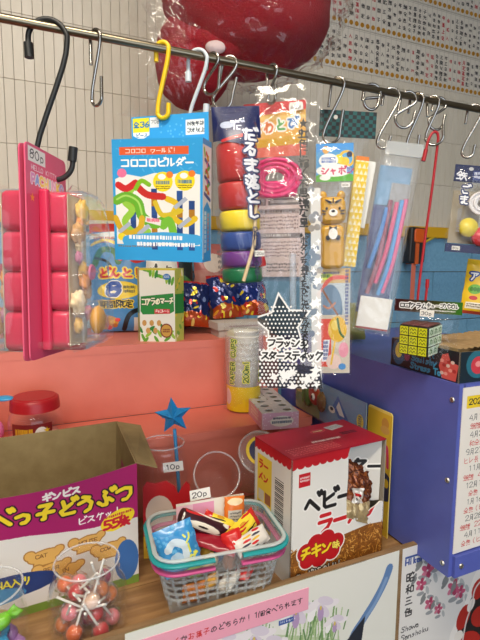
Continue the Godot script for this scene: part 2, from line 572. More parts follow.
# ------------------------------------------------------------------ camera, sky, lamps
func make_light():
	var cam := Camera3D.new()
	cam.name = "camera"
	cam.position = Vector3(0, 1.35, 0)
	cam.rotation_degrees = Vector3(-6.8, -24.1, 0.44)
	cam.fov = rad_to_deg(2 * atan(320.0 / 478.0))
	cam.near = 0.02
	add_child(cam)
	cam.current = true
	var we := WorldEnvironment.new()
	we.name = "environment"
	var e := Environment.new()
	e.background_mode = Environment.BG_COLOR
	e.background_color = c8(214, 226, 240)
	e.background_energy_multiplier = 4.2
	e.tonemap_mode = Environment.TONE_MAPPER_LINEAR
	e.tonemap_exposure = 0.7
	e.sdfgi_enabled = true
	e.ssao_enabled = true
	e.ssil_enabled = true
	we.environment = e
	add_child(we)

# a ceiling fitting: white tray, two glowing tubes, and the light they give
func ceiling_lamp(x: float, z: float, turn: float, label: String, energy: float):
	var o := thing("ceiling_lamp", label, "lamp", Vector3(x, 2.72, z), Vector3(0, turn, 0), "fluorescent fittings on the shop ceiling")
	put(o, "tray", box(1.25, 0.05, 0.24), mat(c8(235, 235, 232), 0.5), Vector3(0, -0.025, 0))
	var glow := mat(c8(255, 250, 240), 0.5)
	glow.emission_enabled = true
	glow.emission = c8(255, 244, 226)
	glow.emission_energy_multiplier = 6.0
	for s in [-1, 1]:
		put(o, "tube", tube([Vector3(-0.58, -0.07, s * 0.06), Vector3(0.58, -0.07, s * 0.06)], 0.014, 12), glow)
	var a := AreaLight3D.new()
	a.name = "light"
	a.area_size = Vector2(1.16, 0.2)
	a.light_color = c8(255, 242, 222)
	a.light_energy = energy
	a.area_range = 12.0
	a.shadow_enabled = true
	o.add_child(a)
	a.position = Vector3(0, -0.092, 0)
	a.rotation_degrees = Vector3(-90, 0, 0)

# ------------------------------------------------------------------ room
func make_room():
	var plaster := mat(c8(142, 134, 122), 0.9)
	var fl := structure("floor")
	put(fl, "slab", box(5.2, 0.1, 4.6), grained(c8(84, 78, 70), c8(104, 98, 88), 0.7, 0.02, Vector3(2, 2, 2)), Vector3(0.4, -0.05, 0.7))
	put(structure("ceiling"), "slab", box(5.2, 0.1, 4.6), mat(c8(196, 192, 184), 0.9), Vector3(0.4, 2.8, 0.7))
	put(structure("wall_left"), "slab", box(0.1, 2.75, 4.6), plaster, Vector3(-2.15, 1.375, 0.7))
	put(structure("wall_right"), "slab", box(0.1, 2.75, 4.6), plaster, Vector3(2.95, 1.375, 0.7))
	# shop front behind the camera: a wide opening to the street
	var wf := structure("wall_front")
	put(wf, "pier", box(0.7, 2.75, 0.1), plaster, Vector3(-1.75, 1.375, 2.95))
	put(wf, "pier", box(0.9, 2.75, 0.1), plaster, Vector3(2.45, 1.375, 2.95))
	put(wf, "lintel", box(3.4, 0.45, 0.1), plaster, Vector3(0.3, 2.525, 2.95))
	put(wf, "kick_panel", box(3.4, 0.25, 0.1), plaster, Vector3(0.3, 0.125, 2.95))
	# back wall: long narrow beige tiles above a yellow rail, pale blue painted blocks below
	var wb := structure("wall_back")
	put(wb, "core", box(5.2, 2.85, 0.1), mat(c8(96, 92, 84), 0.9), Vector3(0.4, 1.425, WALL - 0.058))
	var tw := 0.0242
	var rows := [1.4894, 1.6475, 1.8055, 1.9635, 2.1215, 2.2795, 2.4375, 2.5955]
	var tile_mats := []
	for k in 3:
		tile_mats.append(grained([c8(212, 205, 189), c8(209, 202, 186), c8(214, 207, 192)][k], [c8(217, 210, 194), c8(214, 207, 191), c8(219, 212, 197)][k], 0.38, 0.02, Vector3(9, 3, 9)))
	var tile := new_st()
	var hh := 0.158
	var f := 0.0006
	var ring := func(i: float, z: float) -> PackedVector3Array:
		return PackedVector3Array([Vector3(-tw / 2 + i, -hh / 2 + i, z), Vector3(tw / 2 - i, -hh / 2 + i, z), Vector3(tw / 2 - i, hh / 2 - i, z), Vector3(-tw / 2 + i, hh / 2 - i, z)])
	loft(tile, [ring.call(0.0004, -0.004), ring.call(0.0004, 0.0034), ring.call(0.0004 + f, 0.004)], false, true, false)
	var tile_mesh := done(tile)
	var rest := new_st()
	var rng := RandomNumberGenerator.new()
	rng.seed = 5
	for r in rows.size() - 1:
		for k in range(-70, 95):
			var x := (k + 0.5) * tw - 0.006
			if x > 2.9 or x < -2.0:
				continue
			var at := Vector3(x, (rows[r] + rows[r + 1]) / 2, WALL - 0.004)
			var near: bool = (r < 4 and x > -0.07 and x < 0.96) or (r < 3 and x >= 0.96 and x < 1.62)
			if near:
				put(wb, "tile", tile_mesh, tile_mats[rng.randi() % 3], at)
			else:
				rest.append_from(tile_mesh, 0, Transform3D(Basis.IDENTITY, at))
	var rm := put(wb, "tile_field", rest.commit(), tile_mats[0])
	rm.set_meta("kind", "stuff")
	# painted blocks
	var bm := []
	for k in 3:
		bm.append(grained([c8(110, 164, 200), c8(104, 158, 196), c8(116, 169, 204)][k], [c8(128, 180, 212), c8(122, 175, 209), c8(133, 184, 215)][k], 0.55, 0.05, Vector3(5, 5, 5), 0.15))
	var blocks := [box(0.392, 0.187, 0.03), box(0.392, 0.187, 0.03), box(0.392, 0.187, 0.03)]
	for r in 6:
		for k in 13:
			var x: float = -1.75 + k * 0.395 + (0.0 if r % 2 == 0 else 0.197)
			if x < 2.75:
				put(wb, "block", blocks[0], bm[rng.randi() % 3], Vector3(x + 0.03, 1.417 - r * 0.19, WALL - 0.016 + rng.randf_range(-0.0008, 0.0008)))
	var tr := structure("trim_1")
	put(tr, "rail", round_box(4.9, 0.04, 0.03, 0.004, 0.003), mat(c8(222, 172, 30), 0.5), Vector3(0.4, 1.4695, WALL + 0.008))

# ------------------------------------------------------------------ counter, stepped stand, cabinet
func make_furniture():
	var wood := grained(c8(126, 92, 56), c8(176, 138, 92), 0.45, 0.015, Vector3(1.2, 14, 14))
	var ct := thing("wooden_counter", "brown wooden counter carrying the cartons, jars and candy basket", "counter", Vector3(0, 0, 0))
	for k in 3:
		put(ct, "plank", box(1.9, 0.025, 0.0995), wood, Vector3(-0.05, T - 0.0125, -0.6555 - k * 0.1005))
	put(ct, "plank", box(0.85, 0.025, 0.0995), wood, Vector3(1.33, T - 0.0125, -0.6555))
	put(ct, "apron", box(2.9, 0.12, 0.02), wood, Vector3(0.45, T - 0.09, -0.63))
	for x in [-0.95, 1.8]:
		put(ct, "leg", box(0.06, T - 0.025, 0.06), wood, Vector3(x, (T - 0.025) / 2, -0.68))

	var salmon := grained(c8(222, 122, 104), c8(229, 131, 112), 0.42, 0.01, Vector3(3, 3, 3))
	var sd := thing("display_stand", "salmon pink painted stepped stand with two tiers behind the counter", "display stand")
	var x0 := -1.1
	var x1 := 0.59
	put(sd, "lower_step", box(x1 - x0, 0.018, absf(STEP_FRONT - RISER)), salmon, Vector3((x0 + x1) / 2, L - 0.009, (STEP_FRONT + RISER) / 2))
	put(sd, "lower_riser", box(x1 - x0, L - 0.018, 0.018), salmon, Vector3((x0 + x1) / 2, (L - 0.018) / 2, STEP_FRONT - 0.012))
	put(sd, "upper_step", box(x1 - x0, 0.018, absf(RISER - WALL) - 0.004), salmon, Vector3((x0 + x1) / 2, U - 0.009, (RISER + WALL) / 2))
	put(sd, "upper_riser", box(x1 - x0, U - L - 0.018, 0.018), salmon, Vector3((x0 + x1) / 2, (U + L - 0.018) / 2, RISER - 0.012))
	put(sd, "end_panel", box(0.014, U, 0.31), salmon, Vector3(x0 - 0.008, U / 2, -1.23))

	var blue := grained(c8(84, 96, 178), c8(90, 103, 187), 0.4, 0.02, Vector3(3, 3, 3))
	var cb := thing("blue_cabinet", "deep blue painted cabinet beside the salmon stand, with screwed side panel", "cabinet")
	var cz := -0.521
	var cw := 0.42
	put(cb, "side_panel", box(0.012, U - T - 0.004, 0.565), blue, Vector3(BLUE_X + 0.006, (U + T + 0.004) / 2, cz - 0.2825))
	put(cb, "side_panel", box(0.012, U - T - 0.004, 0.565), blue, Vector3(BLUE_X + cw, (U + T + 0.004) / 2, cz - 0.2825))
	put(cb, "top_panel", box(cw - 0.014, 0.012, 0.565), blue, Vector3(BLUE_X + cw / 2 + 0.003, U - 0.006, cz - 0.2825))
	put(cb, "bottom_panel", box(cw - 0.014, 0.012, 0.565), blue, Vector3(BLUE_X + cw / 2 + 0.003, T + 0.01, cz - 0.2825))
	put(cb, "front_panel", box(cw - 0.014, U - T - 0.03, 0.01), blue, Vector3(BLUE_X + cw / 2 + 0.003, (U + T + 0.004) / 2, cz - 0.006))
	put(cb, "bottom_rail", box(cw - 0.004, 0.036, 0.006), blue, Vector3(BLUE_X + cw / 2 + 0.006, T + 0.022, cz + 0.003))
	var screw := lathe([Vector2(0.0036, 0.0018), Vector2(0.0042, 0.001), Vector2(0.0046, 0)], 14)
	for y in [1.1381, 1.0049, 0.8619]:
		var sc := put(cb, "screw", screw, mat(c8(190, 188, 180), 0.35, 0.9), Vector3(BLUE_X, y, -0.5335), Vector3(0, 0, 90))
		put(sc, "slot", box(0.006, 0.0006, 0.001), mat(c8(60, 58, 55), 0.5), Vector3(0, 0.0018, 0))
	put(cb, "screw", screw, mat(c8(190, 188, 180), 0.35, 0.9), Vector3(BLUE_X + 0.022, T + 0.022, cz + 0.006), Vector3(90, 0, 0))

	# timetable sheet on the cabinet front
	var p := pic(200, 276, 2.2, c8(236, 230, 222))
	p.rect(9, 14, 70, 20, c8(236, 204, 40))
	p.text("2024年", 13, 18, 12, c8(40, 40, 40), 0.13)
	var y := 44.0
	for row in [["4月1日〜", 12.0, false], ["錦鯉（4", 16.0, true], ["4月2日〜", 16.0, false], ["和金魚（3", 16.0, true], ["9月27日", 9.0, false], ["ヒレ長（金", 6.0, true], ["11月3日", 17.0, false], ["錦鯉 4〜6", 8.0, true], ["12月1日", 13.0, false], ["金魚（大", 21.0, true], ["1月16日", 17.0, false], ["金魚（ヒレ長", 13.0, true], ["2月28日", 18.0, false], ["錦鯉 22〜8", 8.0, true], ["4月11日", 18.0, false], ["金魚（ヒレ長", 12.0, true]]:
		p.text(row[0], row[1] + 4, y, 11.4, c8(200, 82, 78) if row[2] else c8(84, 84, 84), 0.085)
		y += 14.2
	var sheet := thing("timetable_sheet", "white printed timetable sheet with yellow heading on blue cabinet front", "notice", Vector3(BLUE_X + 0.107, 1.0215, cz + 0.0008))
	var sm := put(sheet, "paper", box(0.2, 0.276, 0.0012, Vector3.ZERO, {}), printed(p, 0.7))
	sm.position = Vector3.ZERO

	# board with posters along the counter front
	var bd := thing("poster_board", "thin wooden board standing along the counter front, carrying posters", "board", Vector3(0, 0, 0))
	put(bd, "board_panel", box(1.7, 0.42, 0.009), grained(c8(122, 95, 64), c8(150, 120, 84), 0.6, 0.02, Vector3(2, 12, 12)), Vector3(0.35, 0.654, -0.5935))
	make_posters()

func make_posters():
	var z := -0.5884
	# flowers and a fish fin; units are millimetres on the sheet, x from 0.10 m, y down from 0.862 m
	var p := pic(466, 290, 1.6, c8(226, 226, 218))
	var rng := RandomNumberGenerator.new()
	rng.seed = 3
	p.poly(PackedVector2Array([Vector2(0, 70), Vector2(150, 62), Vector2(230, 78), Vector2(330, 118), Vector2(372, 140), Vector2(360, 290), Vector2(0, 290)]), c8(190, 203, 172))
	for k in 520:
		var x := rng.randf_range(0, 360)
		var b := Vector2(x, rng.randf_range(90, 290))
		var tip := b + Vector2(rng.randf_range(-10, 14), -rng.randf_range(30, 62))
		p.line(b, tip, rng.randf_range(1.5, 3.4), [c8(122, 158, 98), c8(150, 178, 122), c8(98, 138, 82), c8(176, 196, 150)][rng.randi() % 4])
	for q in [[262, 50, 1.7], [308, 56, 1.5], [190, 70, 1.6], [336, 92, 1.1], [140, 60, 1.3], [60, 70, 1.4], [216, 92, 1.4]]:
		for k in 5:
			p.ell(q[0] + cos(k * 1.3) * 13 * q[2], q[1] + sin(k * 1.3) * 6 * q[2], 11 * q[2], 5 * q[2], [c8(232, 226, 230), c8(216, 206, 220), c8(240, 238, 238)][k % 3], 12, k * 0.9)
		p.ell(q[0], q[1] + 8 * q[2], 4 * q[2], 9 * q[2], c8(178, 150, 190), 10)
		p.ell(q[0], q[1] + 2, 2, 4, c8(214, 190, 90), 8)
	p.curve([Vector2(446, 26), Vector2(436, 50), Vector2(416, 80), Vector2(392, 108), Vector2(372, 134), Vector2(360, 190)], 15, c8(96, 130, 178))
	p.curve([Vector2(440, 44), Vector2(420, 80), Vector2(396, 108), Vector2(378, 136)], 6, c8(128, 158, 198))
	p.poly(PackedVector2Array([Vector2(398, 100), Vector2(384, 112), Vector2(344, 150), Vector2(316, 290), Vector2(396, 290), Vector2(390, 160)]), c8(38, 42, 54))
	p.rect(232, 56, 26, 8, c8(52, 84, 160))
	p.text("Hikari", 234, 57, 6, c8(240, 240, 240), 0.14)
	var a := thing("iris_poster", "poster of pale irises in grass with a blue fish fin", "poster", Vector3(0.333, 0.717, z))
	put(a, "paper", box(0.466, 0.29, 0.0008), printed(p, 0.42))
	# red, white and black koi under pink blossom; x from 0.572 m
	p = pic(400, 290, 1.6, c8(224, 222, 220))
	for q in [[60, 55, 15], [78, 42, 12], [46, 78, 12], [128, 108, 16], [146, 122, 13], [70, 122, 12], [92, 140, 10], [160, 60, 12]]:
		for k in 7:
			p.ell(q[0] + q[2] * 1.6 * sin(k * 2.1), q[1] + q[2] * 1.5 * cos(k * 1.7), q[2] * 0.75, q[2] * 0.33, [c8(150, 154, 158), c8(178, 182, 184), c8(128, 132, 134)][k % 3], 10, k * 1.1)
		for k in 5:
			p.ell(q[0] + cos(k * 1.26) * q[2] * 0.6, q[1] + sin(k * 1.26) * q[2] * 0.6, q[2] * 0.5, q[2] * 0.34, [c8(192, 84, 120), c8(168, 56, 92), c8(206, 120, 146)][k % 3], 10, k * 1.26)
	p.rect(6, 16, 52, 4, c8(44, 78, 150))
	p.text("Hikari", 5, 20, 14, c8(44, 72, 150), 0.2, false, 0.78)
	p.text("昭和三色", 10, 46, 20, c8(54, 54, 58), 0.13, true, 1.12)
	p.text("Showa", 4, 148, 13, c8(66, 66, 70), 0.12, false, 0.8)
	p.text("Sanshoku", 4, 164, 13, c8(66, 66, 70), 0.12, false, 0.8)
	p.poly(PackedVector2Array([Vector2(210, 60), Vector2(180, 100), Vector2(160, 150), Vector2(128, 200), Vector2(110, 290), Vector2(400, 290), Vector2(400, 40)]), c8(238, 234, 230))
	p.poly(PackedVector2Array([Vector2(235, 66), Vector2(206, 100), Vector2(180, 140), Vector2(150, 185), Vector2(126, 290), Vector2(330, 290), Vector2(330, 70)]), c8(34, 32, 34))
	for q in [[196, 130, 18, 22], [160, 178, 17, 26], [206, 190, 26, 22], [236, 110, 16, 20], [182, 232, 30, 18]]:
		p.ell(q[0], q[1], q[2], q[3], c8(178, 42, 34), 16, 0.4)
	for q in [[178, 158, 9, 14], [150, 214, 12, 12], [228, 150, 12, 16]]:
		p.ell(q[0], q[1], q[2], q[3], c8(232, 226, 220), 14, 0.5)
	p.curve([Vector2(206, 112), Vector2(186, 128), Vector2(180, 160), Vector2(168, 190), Vector2(160, 240)], 4, c8(214, 210, 208))
	a = thing("koi_poster", "poster of a red, black and white koi under pink blossom", "poster", Vector3(0.7735, 0.717, z))
	put(a, "paper", box(0.399, 0.29, 0.0008), printed(p, 0.42))
	# pink strip
	var pp := pic(290, 37, 3, c8(238, 164, 186))
	var x := 14.0
	for q in [["お子様は", false], ["アメ", true], ["か", false], ["お菓子", true], ["のどちらか！1個食べられます", false]]:
		pp.text(q[0], x, 12.5, 11.2, c8(206, 40, 36) if q[1] else c8(56, 38, 44), 0.11)
		x += 11.2 * q[0].length()
	a = thing("pink_notice_strip", "pink paper strip with a line of black and red lettering", "notice", Vector3(0.239, 0.8285, z + 0.0009))
	put(a, "paper", box(0.29, 0.037, 0.0008), printed(pp, 0.5))

# ------------------------------------------------------------------ name lists on the tiled wall
func make_name_lists():
	var kanji := []
	for ch in "子味全虹色思星押光方変落鉄月日昭和三金魚錦鯉個食様菓期間限定以上長入対象年":
		kanji.append(ch)
	var gold := mat(c8(196, 142, 44), 0.35, 0.35)
	var coin := lathe([Vector2(0.0068, 0.0016), Vector2(0.0078, 0.0009), Vector2(0.0078, 0)], 14)
	var n := 56
	for row in 3:
		var p := pic(n * 22.5, 136, 0.82, c8(214, 208, 196))
		p.rng.seed = 40 + row
		for k in n:
			p.rect(k * 22.5, 0, 0.9, 136, c8(168, 164, 156))
			var red: bool = p.rng.randf() < 0.14 or (row == 1 and k > 4 and k < 8)
			var c: Color = c8(176, 52, 58) if red else c8(52, 50, 52)
			var m: int = 3 + p.rng.randi() % 3
			var size := p.rng.randf_range(13, 16.5)
			var y := 104.0 - m * (92.0 / m) + 4
			for q in m:
				p.text(kanji[p.rng.randi() % kanji.size()], k * 22.5 + 11.5 - size / 2, y + (92.0 / m - size) / 2, size, c, 0.13)
				y += 92.0 / m
		p.rect(0, 0, n * 22.5, 1, c8(140, 136, 128))
		p.rect(0, 5, n * 22.5, 0.9, c8(160, 156, 148))
		var o := thing("name_list", ["lowest long paper list of brushed names ending in gold seals", "middle long paper list of brushed names above the rod", "topmost long paper list of brushed names, mostly out of view"][row], "name list", Vector3(0.80 + n * 0.0225 / 2, 1.992 + 0.066 + row * 0.1367, WALL + 0.0016), Vector3.ZERO, "name lists on the tiled wall")
		put(o, "paper", box(n * 0.0225, 0.135, 0.0012), printed(p, 0.75))
		for k in n:
			if row == 2 and k < 12:
				continue
			put(o, "gold_seal", coin, gold, Vector3((k + 0.5 - n / 2.0) * 0.0225, -0.054, 0.0008), Vector3(90, 0, 0))

# ------------------------------------------------------------------ the rod and its hooks
func make_rod():
	var o := thing("hanging_rod", "long steel rod running level above the goods, carrying hooks", "rod", Vector3(0.4, ROD_Y, ROD_Z))
	put(o, "rod", tube([Vector3(-1.6, 0, 0), Vector3(2.0, 0, 0)], 0.0048, 16), mat(c8(140, 130, 110), 0.28, 1.0))
	for x in [-1.5, 1.9]:
		put(o, "bracket", tube([Vector3(x, 0, 0), Vector3(x, 0, -0.76), Vector3(x, -0.01, -0.786)], 0.006, 10), mat(c8(180, 176, 168), 0.35, 1.0))

# S hook: r1, r2 loop radii, length over all, wire radius; spread lets the ends differ
func hook_points(r1: float, r2: float, length: float, wire: float, tail1: float, tail2: float) -> Array:
	var q := []
	var c1 := 0.0048 + wire - r1
	var c2 := 0.0048 + wire - length + r2
	q.append(Vector3(-r1, c1 - tail1, 0))
	q.append(Vector3(-r1, c1 - tail1 * 0.4, 0))
	for i in 11:
		q.append(Vector3(-cos(i * PI / 10) * r1, c1 + sin(i * PI / 10) * r1, 0))
	q.append(Vector3(lerpf(r1, -r2, 0.15), lerpf(c1, c2, 0.22), 0))
	q.append(Vector3(lerpf(r1, -r2, 0.85), lerpf(c1, c2, 0.78), 0))
	for i in 11:
		q.append(Vector3(-cos(i * PI / 10) * r2, c2 - sin(i * PI / 10) * r2, 0))
	q.append(Vector3(r2, c2 + tail2 * 0.5, 0))
	q.append(Vector3(r2 * 1.05, c2 + tail2, 0))
	return q

func s_hook(called: String, label: String, x: float, yaw: float, roll: float, r1: float, r2: float, length: float, wire: float, m: Material, tail1 := 0.012, tail2 := 0.012, cap := 0.0, cap_mat: Material = null) -> Node3D:
	var o := thing(called, label, "hook", Vector3(x, ROD_Y, ROD_Z), Vector3(0, yaw, roll), "hooks on the rod")
	var q := hook_points(r1, r2, length, wire, tail1, tail2)
	put(o, "wire", tube(smooth_path(q, 3), wire, 10), m)
	if cap > 0:
		for e in [[q[0], q[1]], [q[-1], q[-2]]]:
			var d: Vector3 = (e[1] - e[0]).normalized()
			put(o, "end_cap", tube([e[0] - d * cap * 0.3, e[0] + d * cap * 0.1, e[0] + d * cap], wire * 1.65, 10), cap_mat)
	return o

func make_hooks():
	var blk := mat(c8(30, 32, 33), 0.45)
	s_hook("black_hook", "large black S hook holding the pink toy packs", 0.0327, -20, 1, 0.021, 0.0205, 0.172, 0.003, blk, 0.016, 0.012, 0.012, blk)
	s_hook("steel_hook", "empty small steel hook hanging alone near the black hook", 0.0838, -58, 0, 0.0085, 0.0085, 0.083, 0.0019, chrome, 0.028, 0.022)
	s_hook("yellow_hook", "yellow plastic hook holding the blue boxed marble run", 0.1625, -35, 0, 0.008, 0.007, 0.088, 0.0028, mat(c8(236, 196, 20), 0.35), 0.014, 0.01)
	var pale := mat(c8(205, 214, 222), 0.3)
	s_hook("white_hook", "pale coated hook between the yellow hook and steel hooks", 0.2075, -40, 0, 0.0125, 0.011, 0.092, 0.0024, pale, 0.022, 0.012, 0.009, pale)
	s_hook("steel_hook", "small steel S hook looped close beside the pale coated hook", 0.2281, -52, -4, 0.008, 0.011, 0.05, 0.002, chrome, 0.012, 0.022)
	s_hook("steel_hook", "steel S hook holding the stacked ring toy pack", 0.2515, -30, -12, 0.009, 0.012, 0.066, 0.002, chrome, 0.022, 0.03)
	s_hook("steel_hook", "steel hook holding the skipping rope pack", 0.3125, -72, 0, 0.009, 0.007, 0.05, 0.002, chrome, 0.02, 0.016)
	s_hook("steel_hook", "steel hook holding the tiger bubble pack", 0.419, -48, -6, 0.0095, 0.012, 0.09, 0.0021, chrome, 0.03, 0.034)
	s_hook("steel_hook", "steel hook above the checked black and teal header", 0.4815, -10, -8, 0.014, 0.012, 0.036, 0.0023, chrome, 0.012, 0.012)
	s_hook("steel_hook", "long steel hook beside the checked black and teal header", 0.5174, -30, -8, 0.012, 0.009, 0.088, 0.0023, chrome, 0.014, 0.01)
	s_hook("steel_hook", "steel hook tangled with another above the long clear pack", 0.5508, -24, -10, 0.012, 0.014, 0.054, 0.0022, chrome, 0.02, 0.014)
	s_hook("steel_hook", "steel hook with narrow shank behind the tangled pair", 0.5665, -60, -3, 0.0105, 0.009, 0.086, 0.0022, chrome, 0.018, 0.014)
	s_hook("steel_hook", "steel hook from which the long red hook hangs", 0.6002, -50, 5, 0.009, 0.013, 0.075, 0.0022, chrome, 0.02, 0.018)
	s_hook("steel_hook", "short steel hook just beside the long red hook's carrier", 0.6152, -12, -10, 0.011, 0.013, 0.05, 0.0022, chrome, 0.012, 0.014)
	s_hook("steel_hook", "steel hook holding the spinning top pack", 0.6933, -40, -6, 0.011, 0.009, 0.085, 0.0022, chrome, 0.02, 0.012)
	# the long red hook hangs from another hook
	var red := mat(c8(176, 24, 36), 0.38)
	var o := thing("red_hook", "long red coated hook holding the puzzle cube pack", "hook", Vector3(0.604, 1.558, -0.597), Vector3(0, -24, -2.2), "hooks on the rod")
	var q := [Vector3(-0.0135, -0.038, 0), Vector3(-0.0115, -0.028, 0), Vector3(-0.009, -0.012, 0), Vector3(-0.004, -0.001, 0), Vector3(0.002, 0.0015, 0), Vector3(0.006, -0.004, 0), Vector3(0.0065, -0.02, 0), Vector3(0.004, -0.09, 0), Vector3(-0.001, -0.19, 0), Vector3(-0.003, -0.262, 0), Vector3(-0.001, -0.277, 0), Vector3(0.005, -0.281, 0), Vector3(0.0095, -0.273, 0), Vector3(0.0105, -0.252, 0), Vector3(0.0105, -0.236, 0)]
	put(o, "wire", tube(smooth_path(q, 4), 0.0021, 10), red)
	put(o, "end_cap", tube([Vector3(-0.0142, -0.044, 0), Vector3(-0.013, -0.038, 0), Vector3(-0.0112, -0.026, 0)], 0.0033, 10), red)
	put(o, "end_cap", tube([Vector3(0.0105, -0.246, 0), Vector3(0.0105, -0.232, 0)], 0.003, 10), red)

# ------------------------------------------------------------------ big red plush wrapped in film
func make_plush():
	var o := thing("wrapped_red_plush", "huge dark red plush wrapped in clear film behind the rod", "plush toy", Vector3(0.455, 1.90, -0.99), Vector3(0, -20, 0))
	var fuzz := grained(c8(134, 6, 24), c8(164, 12, 34), 0.9, 0.09, Vector3(9, 9, 9), 0.25)
	put(o, "body", lump(Vector3(0.178, 0.152, 0.14), 0.10, 0.9, 4, 36, 24), fuzz)
	put(o, "lobe", lump(Vector3(0.085, 0.105, 0.08), 0.08, 1.0, 9), fuzz, Vector3(-0.112, -0.118, 0.0), Vector3(0, 0, -14))
	put(o, "lobe", lump(Vector3(0.10, 0.075, 0.08), 0.08, 1.0, 12), fuzz, Vector3(-0.06, -0.085, 0.01), Vector3(0, 0, 32))
	put(o, "seam_patch", lump(Vector3(0.02, 0.013, 0.008), 0.05, 1.0, 3, 18, 10), mat(c8(226, 205, 205), 0.7), Vector3(-0.07, -0.128, 0.085))
	var wrap_film := clear_film(0.015, 0.07)
	wrap_film.metallic_specular = 0.42
	put(o, "film_wrap", lump(Vector3(0.215, 0.172, 0.165), 0.12, 4.5, 21, 90, 60), wrap_film, Vector3(0, 0, 0.005))
	put(o, "film_tail", pillow(0.2, 0.33, 0.15, 31, 0.016, 30, 40, 0.02, 0.2), wrap_film, Vector3(-0.155, -0.09, 0.01), Vector3(0, 0, -8))

# ------------------------------------------------------------------ hanging packs
func price_tag(parent: Node, t: String, at: Vector3, w := 0.02, turn := Vector3.ZERO):
	var h := w * 0.5
	var p := pic(40, 20, 2, c8(236, 234, 228))
	p.text(t, 20 - t.length() * 5.6, 4, 12.5, c8(40, 40, 42), 0.12, false, 1.05)
	put(parent, "price_sticker", box(w, h, 0.0006), printed(p, 0.6), at, turn)

func make_pink_packs():
	# print on the card: 90 x 223 mm
	var p := pic(90, 223, 2.4, c8(222, 74, 112))
	p.poly(PackedVector2Array([Vector2(0, 0), Vector2(90, 0), Vector2(90, 40), Vector2(0, 52)]), c8(228, 96, 130))
	p.rect(5, 3, 36, 15, c8(240, 236, 232))
	p.text("80p", 8, 4.5, 11.5, c8(50, 46, 48), 0.1, false, 1.15)
	p.text("HELLO KITTY", 10, 20, 6.5, c8(250, 232, 236), 0.14, false, 1.0)
	var cols := [c8(230, 150, 200), c8(150, 170, 226), c8(246, 214, 90), c8(246, 226, 130), c8(160, 214, 200), c8(236, 180, 210), c8(246, 214, 90), c8(190, 170, 226)]
	var x := 9.0
	for k in 8:
		p.text("PACHINKO"[k], x, 29, 11.5, cols[k], 0.26, false, 1.0, c8(250, 240, 240), 1.0)
		x += 9.2
	p.star(12, 54, 5, c8(246, 150, 60))
	p.star(30, 58, 4.5, c8(150, 160, 190))
	var card := printed(p, 0.35)
	var o := thing("pink_toy_pack", "pink carded toy pack with price sticker, blister facing the marble run box", "toy pack", Vector3(0.024, 1.357, -0.575), Vector3(0, 61, -2), "pink toy packs on the black hook")
	var outline := PackedVector2Array()
	for q in round_rect(0.09, 0.223, 0.006, 3):
		outline.append(q)
	put(o, "card", prism(outline, 0.0016), card)
	var pink := mat(c8(206, 48, 84), 0.25)
	var tray := new_st()
	for k in 4:
		add_round_box(tray, 0.05, 0.042, 0.0275, 0.008, 0.003, Vector3(0.010, 0.046 - k * 0.0425, 0.0145))
	put(o, "tray", done(tray), pink)
	put(o, "picture_insert", box(0.046, 0.164, 0.001), mat(c8(196, 182, 156), 0.5), Vector3(0.010, -0.0175, 0.0288))
	put(o, "tray_rib", round_box(0.008, 0.172, 0.01, 0.003, 0.002, Vector3(-0.018, -0.0175, 0.006)), pink)
	var shell := clear_film(0.03, 0.05)
	shell.metallic_specular = 0.75
	var dome := new_st()
	for k in 4:
		add_round_box(dome, 0.054, 0.044, 0.0475, 0.008, 0.004, Vector3(0.010, 0.046 - k * 0.0425, 0.0245))
	put(o, "blister", done(dome), shell)
	put(o, "blister_step", round_box(0.052, 0.046, 0.03, 0.006, 0.004, Vector3(0.012, -0.073, 0.046)), shell)
	put(o, "film_bag", pillow(0.06, 0.18, 0.05, 8, 0.005, 14, 22, 0.03), film, Vector3(0.014, -0.016, 0.034))
	var rng := RandomNumberGenerator.new()
	rng.seed = 12
	var bits := [c8(226, 180, 84), c8(232, 150, 60), c8(206, 160, 108), c8(236, 210, 170), c8(196, 120, 150)]
	for k in 11:
		put(o, "toy_piece", lump(Vector3(0.009, 0.011, 0.006) * rng.randf_range(0.6, 1.2), 0.6, 1.8, k, 18, 12), mat(bits[k % 5], 0.5), Vector3(rng.randf_range(-0.008, 0.028), 0.048 - k * 0.0125, 0.036))
	put(o, "badge", lathe([Vector2(0.008, 0.002), Vector2(0.009, 0)], 18), mat(c8(226, 120, 160), 0.4), Vector3(0.012, -0.018, 0.044), Vector3(90, 0, 0))
	put(o, "ball", lump(Vector3(0.014, 0.016, 0.008), 0.05, 1.0, 2, 18, 12), mat(c8(222, 160, 60), 0.45), Vector3(0.014, -0.072, 0.05))
	put(o, "blister_foot", round_box(0.076, 0.008, 0.05, 0.003, 0.002, Vector3(0.006, -0.097, 0.026)), shell)
	copy(o, Vector3(0.0205, 1.356, -0.577), Vector3(0, 238, 2), "pink carded toy pack hanging back to back, blister facing the picture's edge")

